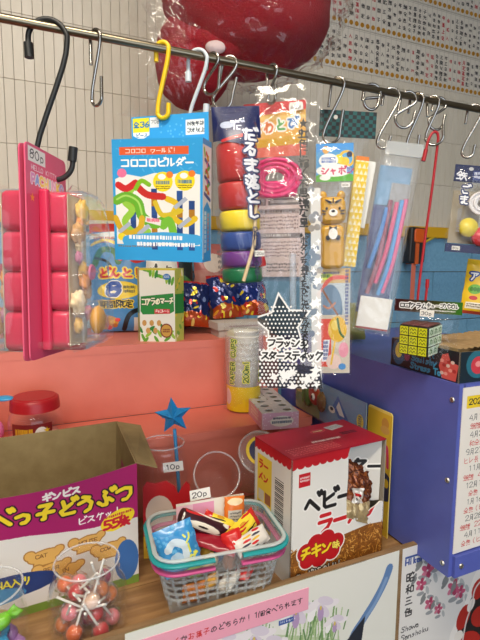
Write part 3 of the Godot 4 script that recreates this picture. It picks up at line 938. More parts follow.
func make_marble_box():
	# atlas: front 92x125 at 0,0; side 30x125 at 92,0
	var sky := c8(52, 160, 222)
	var p := pic(122, 125, 3.4, sky)
	for k in 26:
		var q := Vector2(p.rng.randf_range(2, 90), p.rng.randf_range(2, 40))
		p.line(q, q + Vector2(p.rng.randf_range(-3, 3), p.rng.randf_range(-3, 3)), 1.2, c8(84, 180, 232))
	p.rect(8, 8, 70, 8, c8(226, 96, 54))
	p.text("コロコロ", 14, 9.2, 5.4, c8(250, 240, 230), 0.13)
	p.text("ワールド!", 40, 9.2, 5.4, c8(250, 240, 230), 0.13)
	p.text("コロコロビルダー", 9, 19, 9.6, c8(250, 250, 250), 0.17, false, 0.97)
	p.poly(PackedVector2Array([Vector2(3, 40), Vector2(14, 35), Vector2(30, 38), Vector2(44, 34), Vector2(60, 36), Vector2(74, 33), Vector2(89, 36), Vector2(89, 108), Vector2(3, 108)]), c8(238, 238, 232))
	p.ell(10, 34, 5, 4.6, c8(232, 120, 160))
	for q in [[52.0, 43.0], [74.0, 42.0]]:
		p.ell(q[0], q[1], 10, 10, c8(246, 222, 40))
		p.ell(q[0] - 1, q[1] - 5, 4, 3, c8(244, 244, 244))
		p.ell(q[0] + 7, q[1] - 7, 3.4, 3.4, c8(240, 130, 50))
		p.fine(q[0] - 7, q[1] - 1, 14, 4, 1, c8(40, 110, 170), 0.9)
		p.fine(q[0] - 7, q[1] + 4, 14, 4, 2, c8(90, 80, 40), 0.5)
	# towers and tracks
	for q in [[40, 50, 108], [66, 52, 108], [78, 62, 108], [18, 56, 100]]:
		for k in range(int(q[1]), int(q[2]), 9):
			p.rect(q[0], k, 6, 9, [c8(40, 72, 132), c8(176, 122, 40), c8(46, 84, 150)][(k / 9 + int(q[0])) % 3])
	p.curve([Vector2(20, 50), Vector2(12, 62), Vector2(20, 72), Vector2(12, 84), Vector2(22, 96), Vector2(36, 94)], 7, c8(150, 204, 70))
	p.curve([Vector2(56, 60), Vector2(66, 66), Vector2(62, 78), Vector2(74, 86), Vector2(84, 80)], 6, c8(226, 190, 44))
	p.curve([Vector2(6, 46), Vector2(14, 50), Vector2(24, 44)], 7, c8(206, 44, 44))
	p.curve([Vector2(26, 48), Vector2(36, 56), Vector2(52, 58)], 7, c8(200, 48, 44))
	p.curve([Vector2(24, 50), Vector2(30, 42), Vector2(38, 46)], 4.5, c8(130, 190, 40))
	p.curve([Vector2(4, 62), Vector2(14, 58), Vector2(26, 64), Vector2(30, 78), Vector2(42, 86), Vector2(54, 82)], 10, c8(104, 178, 48))
	p.curve([Vector2(4, 61), Vector2(14, 57), Vector2(26, 63), Vector2(30, 76)], 2, c8(168, 218, 104))
	p.curve([Vector2(2, 80), Vector2(8, 92), Vector2(18, 96), Vector2(28, 90), Vector2(30, 80)], 6, c8(214, 176, 44))
	p.curve([Vector2(44, 64), Vector2(50, 76), Vector2(60, 76), Vector2(70, 72)], 5, c8(216, 190, 50))
	p.curve([Vector2(52, 88), Vector2(58, 82), Vector2(62, 96), Vector2(56, 100)], 8, c8(120, 190, 60))
	for q in [[62, 58], [66, 78], [4, 84], [24, 86]]:
		p.poly(PackedVector2Array([Vector2(q[0], q[1] + 10), Vector2(q[0] + 3, q[1] + 13), Vector2(q[0] + 15, q[1] + 3), Vector2(q[0] + 12, q[1])]), c8(172, 182, 200))
	p.poly(PackedVector2Array([Vector2(34, 78), Vector2(50, 82), Vector2(49, 88), Vector2(33, 84)]), c8(236, 232, 230))
	p.fine(35, 80, 13, 5, 1, c8(228, 70, 110), 0.7)
	p.ell(8, 100, 4, 4, c8(240, 220, 60))
	p.curve([Vector2(14, 104), Vector2(50, 100), Vector2(86, 102)], 11, c8(70, 168, 226))
	p.fine(16, 98, 56, 5, 1, c8(246, 246, 250), 0.85)
	p.fine(24, 105, 60, 5, 1, c8(246, 246, 250), 0.85)
	p.rect(0, 113, 92, 12, sky)
	p.fine(4, 109, 40, 2.4, 1, c8(120, 120, 120), 0.6)
	# side
	p.rect(92, 0, 30, 125, c8(236, 236, 230))
	p.rect(92, 0, 30, 6, sky)
	for k in 14:
		p.line(Vector2(97 + (k * 7) % 18, 10 + k * 3.4), Vector2(100 + (k * 11) % 18, 16 + k * 3.4), 4, [c8(120, 186, 60), c8(210, 60, 60), c8(216, 180, 50), c8(50, 90, 150), c8(230, 120, 160)][k % 5])
	p.poly(PackedVector2Array([Vector2(95, 70), Vector2(107, 62), Vector2(120, 70), Vector2(120, 125), Vector2(95, 125)]), sky)
	p.fine(98, 72, 6, 44, 9, c8(236, 240, 244), 0.8)
	p.fine(108, 74, 5, 40, 9, c8(232, 120, 90), 0.8)
	p.rect(92, 122, 30, 3, sky)
	var m := printed(p, 0.3)
	var f := Rect2(0.002, 0, 92.0 / 122 - 0.004, 1)
	var s := Rect2(92.0 / 122 + 0.002, 0, 30.0 / 122 - 0.004, 1)
	var plain := Rect2(0.004, 0.985, 0.01, 0.01)
	var o := thing("marble_run_box", "sky blue boxed marble run toy hanging from the yellow hook", "toy box", Vector3(0.1485, 1.4235, -0.58), Vector3(4, -37, -1.5))
	put(o, "carton", box(0.115, 0.144, 0.036, Vector3(0, 0, -0.018), {"front": f, "right": s, "left": s, "top": plain, "bottom": plain, "back": plain}), m)
	p = pic(110, 36, 3, c8(56, 162, 224))
	p.poly(PackedVector2Array([Vector2(2, 6), Vector2(26, 6), Vector2(26, 24), Vector2(14, 30), Vector2(2, 24)]), c8(240, 240, 236))
	p.rect(2, 2, 24, 18, c8(244, 226, 48))
	p.text("全36", 3, 6, 9, c8(40, 120, 180), 0.17, false, 1.0)
	p.text("ピース", 6, 21, 6, c8(60, 120, 170), 0.12)
	p.rect(27, 2, 13, 13, c8(232, 232, 228))
	p.text("70p", 28, 5, 5.6, c8(120, 120, 120), 0.1)
	p.rect(78, 8, 26, 19, c8(240, 240, 236))
	p.text("対象年齢", 79.5, 10, 6, c8(50, 60, 70), 0.12)
	p.text("3才以上", 80, 18, 6.6, c8(50, 60, 70), 0.13)
	for k in 16:
		var q := Vector2(p.rng.randf_range(42, 76), p.rng.randf_range(3, 33))
		p.ell(q.x, q.y, 1.4, 1.4, c8(96, 188, 236), 8)
	put(o, "hang_tab", box(0.101, 0.034, 0.0014, Vector3(0, 0, 0), {}), printed(p, 0.3), Vector3(0.004, 0.0885, -0.034), Vector3(-4, 0, 2))

func make_ring_stack_pack():
	var o := thing("ring_stack_pack", "clear pack of stacked coloured rings with navy header", "toy pack", Vector3(0.2575, 1.433, -0.58), Vector3(0, -20, 3.2))
	put(o, "film_bag", pillow(0.054, 0.228, 0.042, 5, 0.004, 14, 30, 0.05, 0.25), film)
	var rows := [[0.044, 0.048, c8(186, 44, 44)], [0.002, 0.034, c8(180, 42, 42)], [-0.029, 0.026, c8(232, 204, 40)], [-0.055, 0.024, c8(36, 66, 136)], [-0.078, 0.021, c8(104, 48, 126)], [-0.099, 0.02, c8(26, 104, 66)]]
	for r in rows:
		var hgt: float = r[1]
		put(o, "ring", lathe([Vector2(0.012, hgt / 2), Vector2(0.0245, hgt / 2 - 0.0008), Vector2(0.0265, hgt / 2 - 0.004), Vector2(0.0265, -hgt / 2 + 0.004), Vector2(0.0245, -hgt / 2 + 0.0008), Vector2(0.012, -hgt / 2)], 28), mat(r[2], 0.35), Vector3(-0.001, r[0], 0))
	put(o, "mallet_stick", tube([Vector3(0.022, 0.02, 0.0175), Vector3(0.014, -0.06, 0.0245), Vector3(-0.002, -0.106, 0.027)], 0.0024, 8), mat(c8(214, 190, 150), 0.6))
	put(o, "mallet_head", lathe([Vector2(0.005, 0.011), Vector2(0.006, 0.008), Vector2(0.006, -0.008), Vector2(0.005, -0.011)], 16), mat(c8(186, 40, 44), 0.4), Vector3(0.024, -0.078, 0.0), Vector3(0, 0, 10))
	var p := pic(54, 228, 3, Color(1, 1, 1, 0))
	p.rect(0, 0, 54, 40, c8(24, 34, 84))
	p.poly(PackedVector2Array([Vector2(0, 40), Vector2(54, 40), Vector2(30, 52), Vector2(0, 44)]), c8(24, 34, 84))
	p.text("だ", 20, 20, 15, c8(206, 214, 236), 0.12)
	p.ell(16, 26, 8, 5, c8(180, 190, 214), 10)
	p.line(Vector2(10, 46), Vector2(34, 40), 4, c8(200, 40, 44))
	p.text("だるま落とし", 31, 30, 19, c8(236, 236, 240), 0.16, true, 1.0, c8(28, 38, 92), 1.8)
	p.text("DARUMAOTOSHI", 38, 152, 7.5, c8(40, 44, 80), 0.16, true, 0.72)
	var st := new_st()
	st.set_smooth_group(1)
	for i in 10:
		for j in 8:
			var at := func(a: int, b: int) -> Vector3:
				var u := a / 10.0 * 2 - 1
				var v := b / 8.0
				return Vector3(u * 0.0305, 0.114 - v * 0.228, 0.0285 * sqrt(maxf(0, 1 - u * u * 0.97)) * smoothstep(0.0, 0.22, v) + 0.0015)
			quad(st, at.call(i, j), at.call(i + 1, j), at.call(i + 1, j + 1), at.call(i, j + 1), Rect2(i / 10.0, j / 8.0, 0.1, 0.125))
	put(o, "printed_film", done(st), printed(p, 0.3, true))
	price_tag(o, "120p", Vector3(0.02, -0.072, 0.0265), 0.015, Vector3(0, 30, 0))
	o.get_node("film_bag").scale = Vector3(1.2, 1, 1.5)

func make_rope_pack():
	var o := thing("skipping_rope_pack", "clear pack with pink coiled skipping rope under a sunset header", "toy pack", Vector3(0.3265, 1.4485, -0.612), Vector3(3, -36, 1))
	put(o, "film_bag", pillow(0.094, 0.25, 0.026, 15, 0.005, 16, 30, 0.05), film)
	var p := pic(94, 72, 3, c8(232, 178, 84))
	p.poly(PackedVector2Array([Vector2(0, 0), Vector2(94, 0), Vector2(94, 12), Vector2(0, 18)]), c8(214, 64, 66))
	p.rect(0, 18, 94, 5, c8(242, 206, 120))
	p.poly(PackedVector2Array([Vector2(0, 50), Vector2(94, 44), Vector2(94, 58), Vector2(0, 60)]), c8(216, 168, 40))
	p.poly(PackedVector2Array([Vector2(0, 60), Vector2(94, 56), Vector2(94, 72), Vector2(0, 72)]), c8(222, 110, 90))
	var cols := [c8(222, 60, 110), c8(226, 120, 60), c8(90, 170, 90), c8(70, 130, 200)]
	for k in 4:
		p.text("なわとび"[k], 12 + k * 18, 24 - k * 1.2, 17, cols[k], 0.17, false, 1.0, c8(250, 246, 240), 2.2)
	p.rect(70, 2, 18, 9, c8(238, 236, 230))
	p.text("40p", 72, 3, 7, c8(60, 60, 60), 0.11)
	put(o, "header", box(0.086, 0.072, 0.0012), printed(p, 0.4), Vector3(0, 0.085, 0.0))
	var rope := mat(c8(232, 40, 124), 0.4)
	for k in 6:
		var pts := []
		for i in 21:
			var a := i * TAU / 20
			pts.append(Vector3(cos(a) * (0.014 + k * 0.0036) * 1.15, 0.02 + sin(a) * (0.011 + k * 0.0028), 0.003 + (k % 2) * 0.003))
		put(o, "rope_coil", tube(pts, 0.0028, 8), rope)
	put(o, "rope_handle", round_box(0.056, 0.022, 0.012, 0.006, 0.003), rope, Vector3(0.004, 0.005, 0.002))
	p = pic(94, 112, 3, c8(226, 208, 206))
	p.rect(2, 2, 26, 9, c8(140, 130, 132))
	p.rect(32, 2, 56, 9, c8(120, 114, 118))
	p.fine(36, 3.5, 48, 5, 1, c8(230, 226, 222), 0.8)
	p.rect(2, 16, 88, 7, c8(170, 156, 156))
	p.fine(8, 17, 70, 4, 1, c8(90, 82, 84), 0.9)
	p.fine(5, 26, 78, 20, 4, c8(150, 128, 130), 0.45)
	p.rect(2, 50, 88, 7, c8(128, 118, 120))
	p.fine(10, 51, 60, 4, 1, c8(220, 214, 212), 0.9)
	p.fine(5, 61, 80, 24, 5, c8(150, 128, 130), 0.45)
	p.rect(8, 92, 12, 14, c8(150, 140, 140))
	p.fine(9, 93, 10, 12, 1, c8(60, 56, 58), 0.95)
	p.fine(28, 92, 54, 14, 3, c8(110, 100, 104), 0.55)
	put(o, "instruction_card", box(0.078, 0.112, 0.001), printed(p, 0.5), Vector3(0.003, -0.062, 0.002))
	put(o, "blue_insert", box(0.07, 0.016, 0.004), mat(c8(120, 166, 200), 0.4), Vector3(0.006, -0.117, -0.006))
	price_tag(o, "40p", Vector3(0.03, 0.112, 0.003), 0.019, Vector3(0, 0, 6))

func make_star_stick_bag():
	var o := thing("star_stick_bag", "long clear star wand bag with black upright lettering and white stars", "toy pack", Vector3(0.3262, 1.383, -0.568), Vector3(-4, -32, 1.8))
	var p := pic(68, 304, 3.2, Color(1, 1, 1, 0))
	p.rng.seed = 71
	p.rect(56, 104, 10, 196, c8(226, 226, 224, 190))
	p.rect(44, 180, 12, 120, c8(226, 226, 226, 60))
	for k in 22:
		var q := Vector2(p.rng.randf_range(56, 67), p.rng.randf_range(105, 250))
		p.ell(q.x, q.y, 3.4, 3.4, c8(150, 160, 176, 120), 10)
	for k in 26:
		var q := Vector2(p.rng.randf_range(56, 66), p.rng.randf_range(100, 300))
		p.star(q.x, q.y, p.rng.randf_range(2.5, 5.5), c8(246, 246, 246), 4, 0.4, p.rng.randf_range(-0.3, 0.3))
	# dotted star
	p.star(26, 238, 33, c8(240, 240, 240, 235), 5, 0.52, -0.12)
	p.star(26, 238, 29, c8(34, 36, 40, 190), 5, 0.52, -0.12)
	for i in 14:
		for j in 14:
			var q := Vector2(1 + i * 4.0 + (j % 2) * 2.0, 208 + j * 4.2)
			if (q - Vector2(26, 238)).length() < 21:
				p.ell(q.x, q.y, 1.1, 1.1, c8(240, 240, 240), 8)
	# dots and star cluster at the foot
	p.poly(PackedVector2Array([Vector2(1, 262), Vector2(26, 276), Vector2(64, 282), Vector2(67, 303), Vector2(10, 303), Vector2(1, 290)]), c8(40, 42, 52, 200))
	for i in 15:
		for j in 11:
			var q := Vector2(2 + i * 4.2 + (j % 2) * 2.1, 264 + j * 3.6)
			if q.x < 36 + j or q.y > 288:
				p.ell(q.x, q.y, 1.35, 1.35, c8(238, 238, 238), 8)
	for k in 15:
		var q := Vector2(p.rng.randf_range(14, 66), p.rng.randf_range(284, 303))
		p.star(q.x, q.y, p.rng.randf_range(3.5, 7), c8(244, 244, 244), 4, 0.42, p.rng.randf_range(-0.4, 0.4))
	p.text("フラッシュ", 10, 252, 9.6, c8(24, 24, 26), 0.17, false, 0.88, c8(244, 244, 244), 1.9)
	p.text("スタースティック", 3, 265, 9.6, c8(24, 24, 26), 0.17, false, 0.84, c8(244, 244, 244), 1.9)
	p.text("★虹色に輝く不思議な星。", 44, 36, 10.4, c8(12, 12, 14), 0.14, true, 0.93)
	p.text("ボタンを押すたびに光り方が変わるよ、", 45, 151, 8.4, c8(10, 10, 12), 0.15, true, 0.85)
	var m := printed(p, 0.3, true)
	var sheet := new_st()
	sheet.set_smooth_group(1)
	var n := FastNoiseLite.new()
	n.seed = 3
	n.frequency = 1.0
	for i in 8:
		for j in 24:
			var at := func(a: int, b: int) -> Vector3:
				var u := a / 8.0 * 2 - 1
				var v := b / 24.0
				return Vector3(u * 0.0435, 0.202 - v * 0.404, 0.0095 + 0.005 * (1 - u * u) * sin(v * PI) + n.get_noise_2d(u * 3, v * 9) * 0.0015)
			quad(sheet, at.call(i, j), at.call(i + 1, j), at.call(i + 1, j + 1), at.call(i, j + 1), Rect2(i / 8.0, j / 24.0, 0.125, 1 / 24.0))
	put(o, "printed_film", done(sheet), m)
	put(o, "film_bag", pillow(0.088, 0.406, 0.01, 19, 0.003, 14, 44, 0.02), film)
	put(o, "wand_handle", tube([Vector3(0.004, -0.02, 0), Vector3(0.004, -0.19, 0)], 0.0045, 12), clear_film(0.25, 0.1, Color(0.8, 0.86, 0.92)))

func make_tiger_pack():
	var o := thing("tiger_bubble_pack", "clear pack with a yellow tiger bottle and a picture header", "toy pack", Vector3(0.4085, 1.353, -0.582), Vector3(1, -27, 1.6))
	put(o, "film_bag", pillow(0.054, 0.336, 0.026, 25, 0.004, 12, 36, 0.03), film)
	var p := pic(54, 54, 3.4, c8(84, 160, 214))
	p.rect(0, 0, 54, 12, c8(70, 150, 220))
	p.ell(27, 58, 40, 18, c8(96, 176, 60))
	p.ell(44, 22, 12, 12, c8(240, 190, 60))
	p.ell(44, 22, 8.5, 8.5, c8(90, 170, 226))
	for q in [[14, 9, 5, c8(214, 160, 80)], [33, 22, 6, c8(240, 214, 60)], [42, 26, 6, c8(238, 200, 50)], [48, 16, 4, c8(40, 50, 80)]]:
		p.ell(q[0], q[1], q[2], q[2] * 1.1, q[3])
	p.ell(18, 24, 14, 10, c8(244, 244, 240))
	p.fine(8, 19, 20, 9, 2, c8(60, 100, 180), 0.8)
	p.ell(26, 38, 26, 9, c8(244, 244, 240))
	p.text("シャボン", 8, 32, 12, c8(206, 60, 100), 0.17)
	p.fine(44, 33, 8, 9, 1, c8(60, 110, 190), 0.9)
	p.ell(13, 48, 8, 4, c8(240, 240, 236))
	put(o, "header", box(0.052, 0.052, 0.0012), printed(p, 0.4), Vector3(0, 0.138, 0.004))
	var amber := mat(c8(206, 158, 56), 0.25)
	put(o, "bottle_head", round_box(0.037, 0.038, 0.024, 0.011, 0.006), amber, Vector3(-0.003, 0.072, 0))
	for s in [-1, 1]:
		put(o, "ear", lump(Vector3(0.006, 0.007, 0.004), 0.0, 1.0, 1, 14, 8), amber, Vector3(-0.003 + s * 0.013, 0.093, 0))
	put(o, "bottle_body", round_box(0.034, 0.062, 0.022, 0.009, 0.005), amber, Vector3(-0.003, 0.021, 0))
	p = pic(40, 74, 3, Color(1, 1, 1, 0))
	var k := c8(34, 28, 24)
	for q in [[8, 3, 16, 6], [32, 3, 24, 6], [20, 1, 20, 7], [12, 6, 17, 8], [28, 6, 23, 8], [3, 19, 8, 20], [3, 24, 8, 24], [37, 19, 32, 20], [37, 24, 32, 24]]:
		p.line(Vector2(q[0], q[1]), Vector2(q[2], q[3]), 2, k)
	p.ell(20, 22, 7, 5.5, c8(240, 234, 222))
	p.ell(20, 20, 3, 2, k)
	for s in [-1, 1]:
		p.ell(20 + s * 10, 16, 1.8, 2.2, k)
		p.ell(20 + s * 8, 60, 3.4, 4, k, 12, s * 0.4)
	p.ell(20, 54, 7, 8.5, c8(240, 236, 228))
	p.poly(PackedVector2Array([Vector2(20, 45), Vector2(14, 42), Vector2(14, 48)]), k)
	p.poly(PackedVector2Array([Vector2(20, 45), Vector2(26, 42), Vector2(26, 48)]), k)
	put(o, "bottle_print", box(0.036, 0.068, 0.0006), printed(p, 0.3, true), Vector3(-0.003, 0.055, 0.0132))
	p = pic(54, 160, 3, c8(190, 200, 206))
	p.rect(0, 0, 54, 22, c8(206, 176, 120))
	p.ell(14, 12, 12, 5, c8(210, 220, 80), 16, -0.2)
	p.fine(6, 9, 16, 5, 1, c8(40, 90, 60), 0.9)
	p.curve([Vector2(4, 40), Vector2(22, 16), Vector2(48, 14)], 6, c8(216, 96, 86))
	p.fine(10, 5, 26, 4, 1, c8(60, 70, 130), 0.9)
	p.ell(22, 62, 20, 38, c8(112, 138, 164))
	p.rect(0, 70, 54, 90, c8(206, 196, 180))
	p.line(Vector2(10, 32), Vector2(34, 70), 3, c8(150, 96, 60))
	p.curve([Vector2(12, 56), Vector2(20, 60), Vector2(30, 52)], 3, c8(196, 130, 96))
	p.rect(2, 76, 22, 74, c8(222, 80, 60))
	p.ell(34, 92, 15, 20, c8(228, 182, 44))
	p.ell(30, 86, 6, 8, c8(240, 214, 110))
	p.curve([Vector2(34, 76), Vector2(38, 96), Vector2(44, 104)], 3.5, c8(66, 104, 50))
	p.fine(46, 2, 5, 84, 16, c8(80, 90, 150), 0.7)
	p.poly(PackedVector2Array([Vector2(12, 108), Vector2(22, 108), Vector2(18, 142), Vector2(9, 142)]), c8(238, 240, 244))
	p.fine(11, 110, 8, 30, 5, c8(60, 80, 150), 0.8)
	p.ell(44, 124, 8, 12, c8(230, 150, 170))
	p.ell(28, 142, 12, 12, c8(236, 206, 196))
	p.line(Vector2(30, 112), Vector2(24, 146), 3, c8(238, 196, 60))
	p.ell(42, 150, 6, 5, c8(70, 140, 206))
	put(o, "insert_card", box(0.049, 0.155, 0.001), printed(p, 0.45), Vector3(-0.001, -0.087, 0.003))
	price_tag(o, "40p", Vector3(0.014, 0.106, 0.013), 0.012)

func make_checked_pack():
	var o := thing("checked_header_pack", "clear pack with black and teal checked header and yellow patterned stick", "toy pack", Vector3(0.4472, 1.5563, -0.612), Vector3(0, -20, -1.5))
	var p := pic(86, 38, 3, c8(18, 22, 24))
	for i in 14:
		for j in 7:
			if (i + j) % 2 == 0:
				p.rect(i * 6.2, j * 5.6, 6.2, 5.6, c8(6, 80, 80))
	p.ell(24, 10, 3.2, 3.2, c8(206, 204, 198))
	put(o, "header", box(0.086, 0.038, 0.0012), printed(p, 0.45))
	put(o, "film_bag", pillow(0.084, 0.26, 0.016, 44, 0.004, 12, 30, 0.03), film, Vector3(-0.006, -0.148, -0.002))
	p = pic(20, 165, 3, c8(234, 200, 56))
	for i in 3:
		for j in 18:
			var x := i * 7.0 + (j % 2) * 3.5
			p.poly(PackedVector2Array([Vector2(x, j * 9.4 + 8), Vector2(x + 6.4, j * 9.4 + 8), Vector2(x + 3.2, j * 9.4 + 1)]), c8(242, 230, 196))
	p.rect(0, 0, 20, 6, c8(226, 130, 50))
	put(o, "patterned_stick", round_box(0.02, 0.165, 0.008, 0.002, 0.001), mat(c8(232, 200, 70), 0.5), Vector3(0.019, -0.128, 0.0), Vector3(0, 0, -4))
	put(o, "stick_print", box(0.0195, 0.164, 0.0008), printed(p, 0.45), Vector3(0.019, -0.128, 0.0046), Vector3(0, 0, -4))
	put(o, "white_insert", box(0.018, 0.1, 0.001), mat(c8(226, 226, 222), 0.5), Vector3(0.034, -0.10, -0.006), Vector3(0, 0, -7))

func make_long_clear_pack():
	var o := thing("balloon_stick_pack", "tall clear pack of pink and blue tubes over blue card", "toy pack", Vector3(0.5195, 1.386, -0.602), Vector3(1, -29, -7.3))
	var wrap := new_st()
	add_round_box(wrap, 0.056, 0.288, 0.03, 0.004, 0.003, Vector3.ZERO)
	put(o, "film_box", done(wrap), clear_film(0.04, 0.08))
	put(o, "film_bag", pillow(0.07, 0.296, 0.02, 61, 0.005, 12, 34, 0.02), film_loose, Vector3(-0.006, 0, 0.01))
	put(o, "top_flap", round_box(0.056, 0.02, 0.004, 0.003, 0.001), milky(0.45, 0.3, Color(0.8, 0.82, 0.83)), Vector3(0, 0.136, 0.017))
	put(o, "backing_card", box(0.05, 0.225, 0.001), mat(c8(46, 66, 136), 0.4), Vector3(-0.002, -0.005, -0.01))
	put(o, "backing_card", box(0.05, 0.06, 0.001), mat(c8(110, 160, 200), 0.4), Vector3(-0.002, 0.085, -0.0085))
	var tubes := [[c8(214, 70, 120), 0.006, 0.018, 0.05], [c8(70, 150, 214), 0.013, 0.0, 0.03], [c8(220, 90, 140), 0.019, 0.004, -0.02], [c8(60, 130, 206), -0.008, 0.04, 0.1], [c8(150, 80, 100), -0.004, 0.0, 0.04]]
	for t in tubes:
		put(o, "straw", tube(smooth_path([Vector3(t[1] - 0.012, -0.085 + t[2], 0.004), Vector3(t[1] - 0.004, -0.03 + t[2], 0.008), Vector3(t[1], 0.07 - absf(t[3]) * 0.2, 0.004)], 5), 0.0036, 10), mat(t[0], 0.3))
	put(o, "grey_card", box(0.03, 0.05, 0.001), mat(c8(150, 150, 150), 0.5), Vector3(0.01, 0.065, -0.006))
	put(o, "label_card", box(0.05, 0.05, 0.001), white_card, Vector3(-0.001, -0.114, 0.012))
	put(o, "red_edge", box(0.05, 0.003, 0.0014), mat(c8(150, 40, 30), 0.5), Vector3(-0.001, -0.139, 0.012))

func make_cube_pack():
	var o := thing("puzzle_cube_pack", "puzzle cube in a clear bag hanging from the red hook", "toy pack", Vector3(0.597, 1.2815, -0.585), Vector3(0, -52, -1.2))
	var p := pic(104, 20, 3.4, c8(16, 18, 18))
	p.rect(0, 0, 104, 20, c8(14, 16, 18))
	for k in 26:
		p.rect(k * 4, 0, 4, 20, Color.from_hsv(lerpf(0.0, 0.3, k / 26.0), 0.8, 0.16 + (0.3 if k > 14 else 0.1) * absf(k - 13) / 13.0))
	p.text("ロゴクラム", 8, 5, 9, c8(30, 30, 30), 0.18, false, 0.95, c8(238, 238, 238), 1.6)
	p.text("キューブパズル", 50, 4, 7.5, c8(30, 30, 30), 0.16, false, 0.9, c8(240, 240, 236), 1.4)
	p.fine(54, 14, 40, 3, 1, c8(220, 220, 220), 0.7)
	put(o, "header", box(0.104, 0.0205, 0.0012), printed(p, 0.35))
	put(o, "film_bag", pillow(0.098, 0.088, 0.05, 33, 0.005, 18, 18, 0.03), film, Vector3(0, -0.05, -0.002))
	var cube := put(o, "cube_body", round_box(0.05, 0.05, 0.05, 0.003, 0.002), mat(c8(16, 16, 16), 0.35), Vector3(-0.008, -0.0535, -0.002), Vector3(4, -18, 0))
	p = pic(30, 30, 3, c8(214, 216, 40))
	for k in 4:
		var q := Vector2(9 + (k % 2) * 12, 9 + (k / 2) * 12)
		p.curve([q + Vector2(-5, 3), q + Vector2(0, -4), q + Vector2(5, 3)], 2.4, c8(70, 90, 20))
	var yellow := printed(p, 0.35)
	p = pic(30, 30, 3, c8(206, 226, 206))
	p.curve([Vector2(5, 22), Vector2(15, 6), Vector2(25, 22)], 4, c8(40, 110, 50))
	p.curve([Vector2(8, 8), Vector2(15, 24), Vector2(24, 10)], 3, c8(40, 110, 50))
	var green := printed(p, 0.35)
	var maroon := mat(c8(112, 50, 50), 0.4)
	var sticker := round_box(0.0138, 0.0138, 0.0008, 0.001, 0.0002)
	for i in 3:
		for j in 3:
			var a := (i - 1) * 0.0158
			var b := (j - 1) * 0.0158
			put(cube, "sticker", box(0.0138, 0.0138, 0.0008), yellow, Vector3(a, b, 0.0254))
			put(cube, "sticker", box(0.0138, 0.0138, 0.0008), green, Vector3(0.0254, b, a), Vector3(0, 90, 0))
			put(cube, "sticker", sticker, maroon, Vector3(a, 0.0254, b), Vector3(-90, 0, 0))
	price_tag(o, "30p", Vector3(0.0, -0.011, 0.002), 0.022)

func make_top_pack():
	var o := thing("spinning_top_pack", "clear spinning top pack with navy header cut by the frame edge", "toy pack", Vector3(0.708, 1.443, -0.605), Vector3(0, -24, -4))
	var p := pic(76, 28, 3, c8(24, 32, 76))
	p.ell(26, 6, 4, 3, c8(196, 196, 196))
	p.text("鉄", 4, 9, 17, c8(236, 236, 240), 0.13)
	p.rect(30, 8, 44, 16, c8(30, 44, 110))
	p.fine(32, 10, 40, 12, 2, c8(220, 224, 236), 0.7)
	put(o, "header", box(0.08, 0.028, 0.0014), printed(p, 0.4), Vector3(0, 0.06, 0.003))
	put(o, "film_bag", pillow(0.08, 0.148, 0.034, 71, 0.005, 14, 20, 0.03), film, Vector3(0, 0, 0))
	p = pic(80, 90, 3, Color(1, 1, 1, 0))
	p.text("ごま", 6, 6, 17, c8(240, 240, 240), 0.15, true, 1.0, c8(26, 36, 90), 2)
	p.fine(6, 46, 7, 40, 10, c8(120, 120, 130), 0.6)
	put(o, "printed_film", box(0.078, 0.09, 0.0005), printed(p, 0.35, true), Vector3(0, 0.0, 0.019))
	for q in [[-0.006, -0.03, c8(226, 206, 50)], [0.017, -0.044, c8(200, 34, 44)]]:
		put(o, "top", lathe([Vector2(0.003, 0.008), Vector2(0.016, 0.004), Vector2(0.0165, -0.002), Vector2(0.004, -0.01)], 24), mat(q[2], 0.35), Vector3(q[0], q[1], 0.004 + absf(q[0]) * 0.2), Vector3(80, 0, 0))
	for k in 4:
		var pts := []
		for i in 17:
			var a := i * TAU / 16
			pts.append(Vector3(0.012 + cos(a) * (0.01 + k * 0.004), 0.012 + sin(a) * (0.009 + k * 0.0032), 0.006 + k % 2 * 0.002))
		put(o, "string_coil", tube(pts, 0.0022, 7), mat(c8(228, 224, 224), 0.8))
	put(o, "instruction_card", box(0.05, 0.09, 0.001), mat(c8(170, 160, 140), 0.6), Vector3(-0.008, -0.012, -0.008))
	put(o, "foot_band", box(0.08, 0.014, 0.0014), mat(c8(28, 36, 84), 0.4), Vector3(0, -0.066, 0.003))
	price_tag(o, "80p", Vector3(-0.022, -0.066, 0.0042), 0.014)

func make_yellow_bag():
	var o := thing("yellow_sweets_bag", "yellow printed sweets bag cut by the frame edge below the spinning tops", "sweets bag", Vector3(0.775, 1.307, -0.62), Vector3(0, -24, -6))
	var p := pic(90, 100, 3, c8(232, 192, 40))
	p.text("ア", 6, 22, 16, c8(240, 240, 240), 0.18, false, 1, c8(40, 70, 150), 2.5)
	p.ell(18, 54, 12, 9, c8(110, 176, 60))
	for k in 3:
		p.ell(12 + k * 6, 54, 3.4, 4, c8(70, 130, 40))
	p.ell(18, 70, 8, 4, c8(196, 50, 40))
	p.rect(6, 78, 30, 12, c8(240, 234, 214))
	p.fine(8, 80, 26, 8, 2, c8(90, 60, 40), 0.6)
	p.rect(0, 94, 90, 6, c8(170, 60, 40))
	put(o, "bag", pillow(0.085, 0.1, 0.02, 81, 0.003, 12, 14, 0.06), printed(p, 0.3))

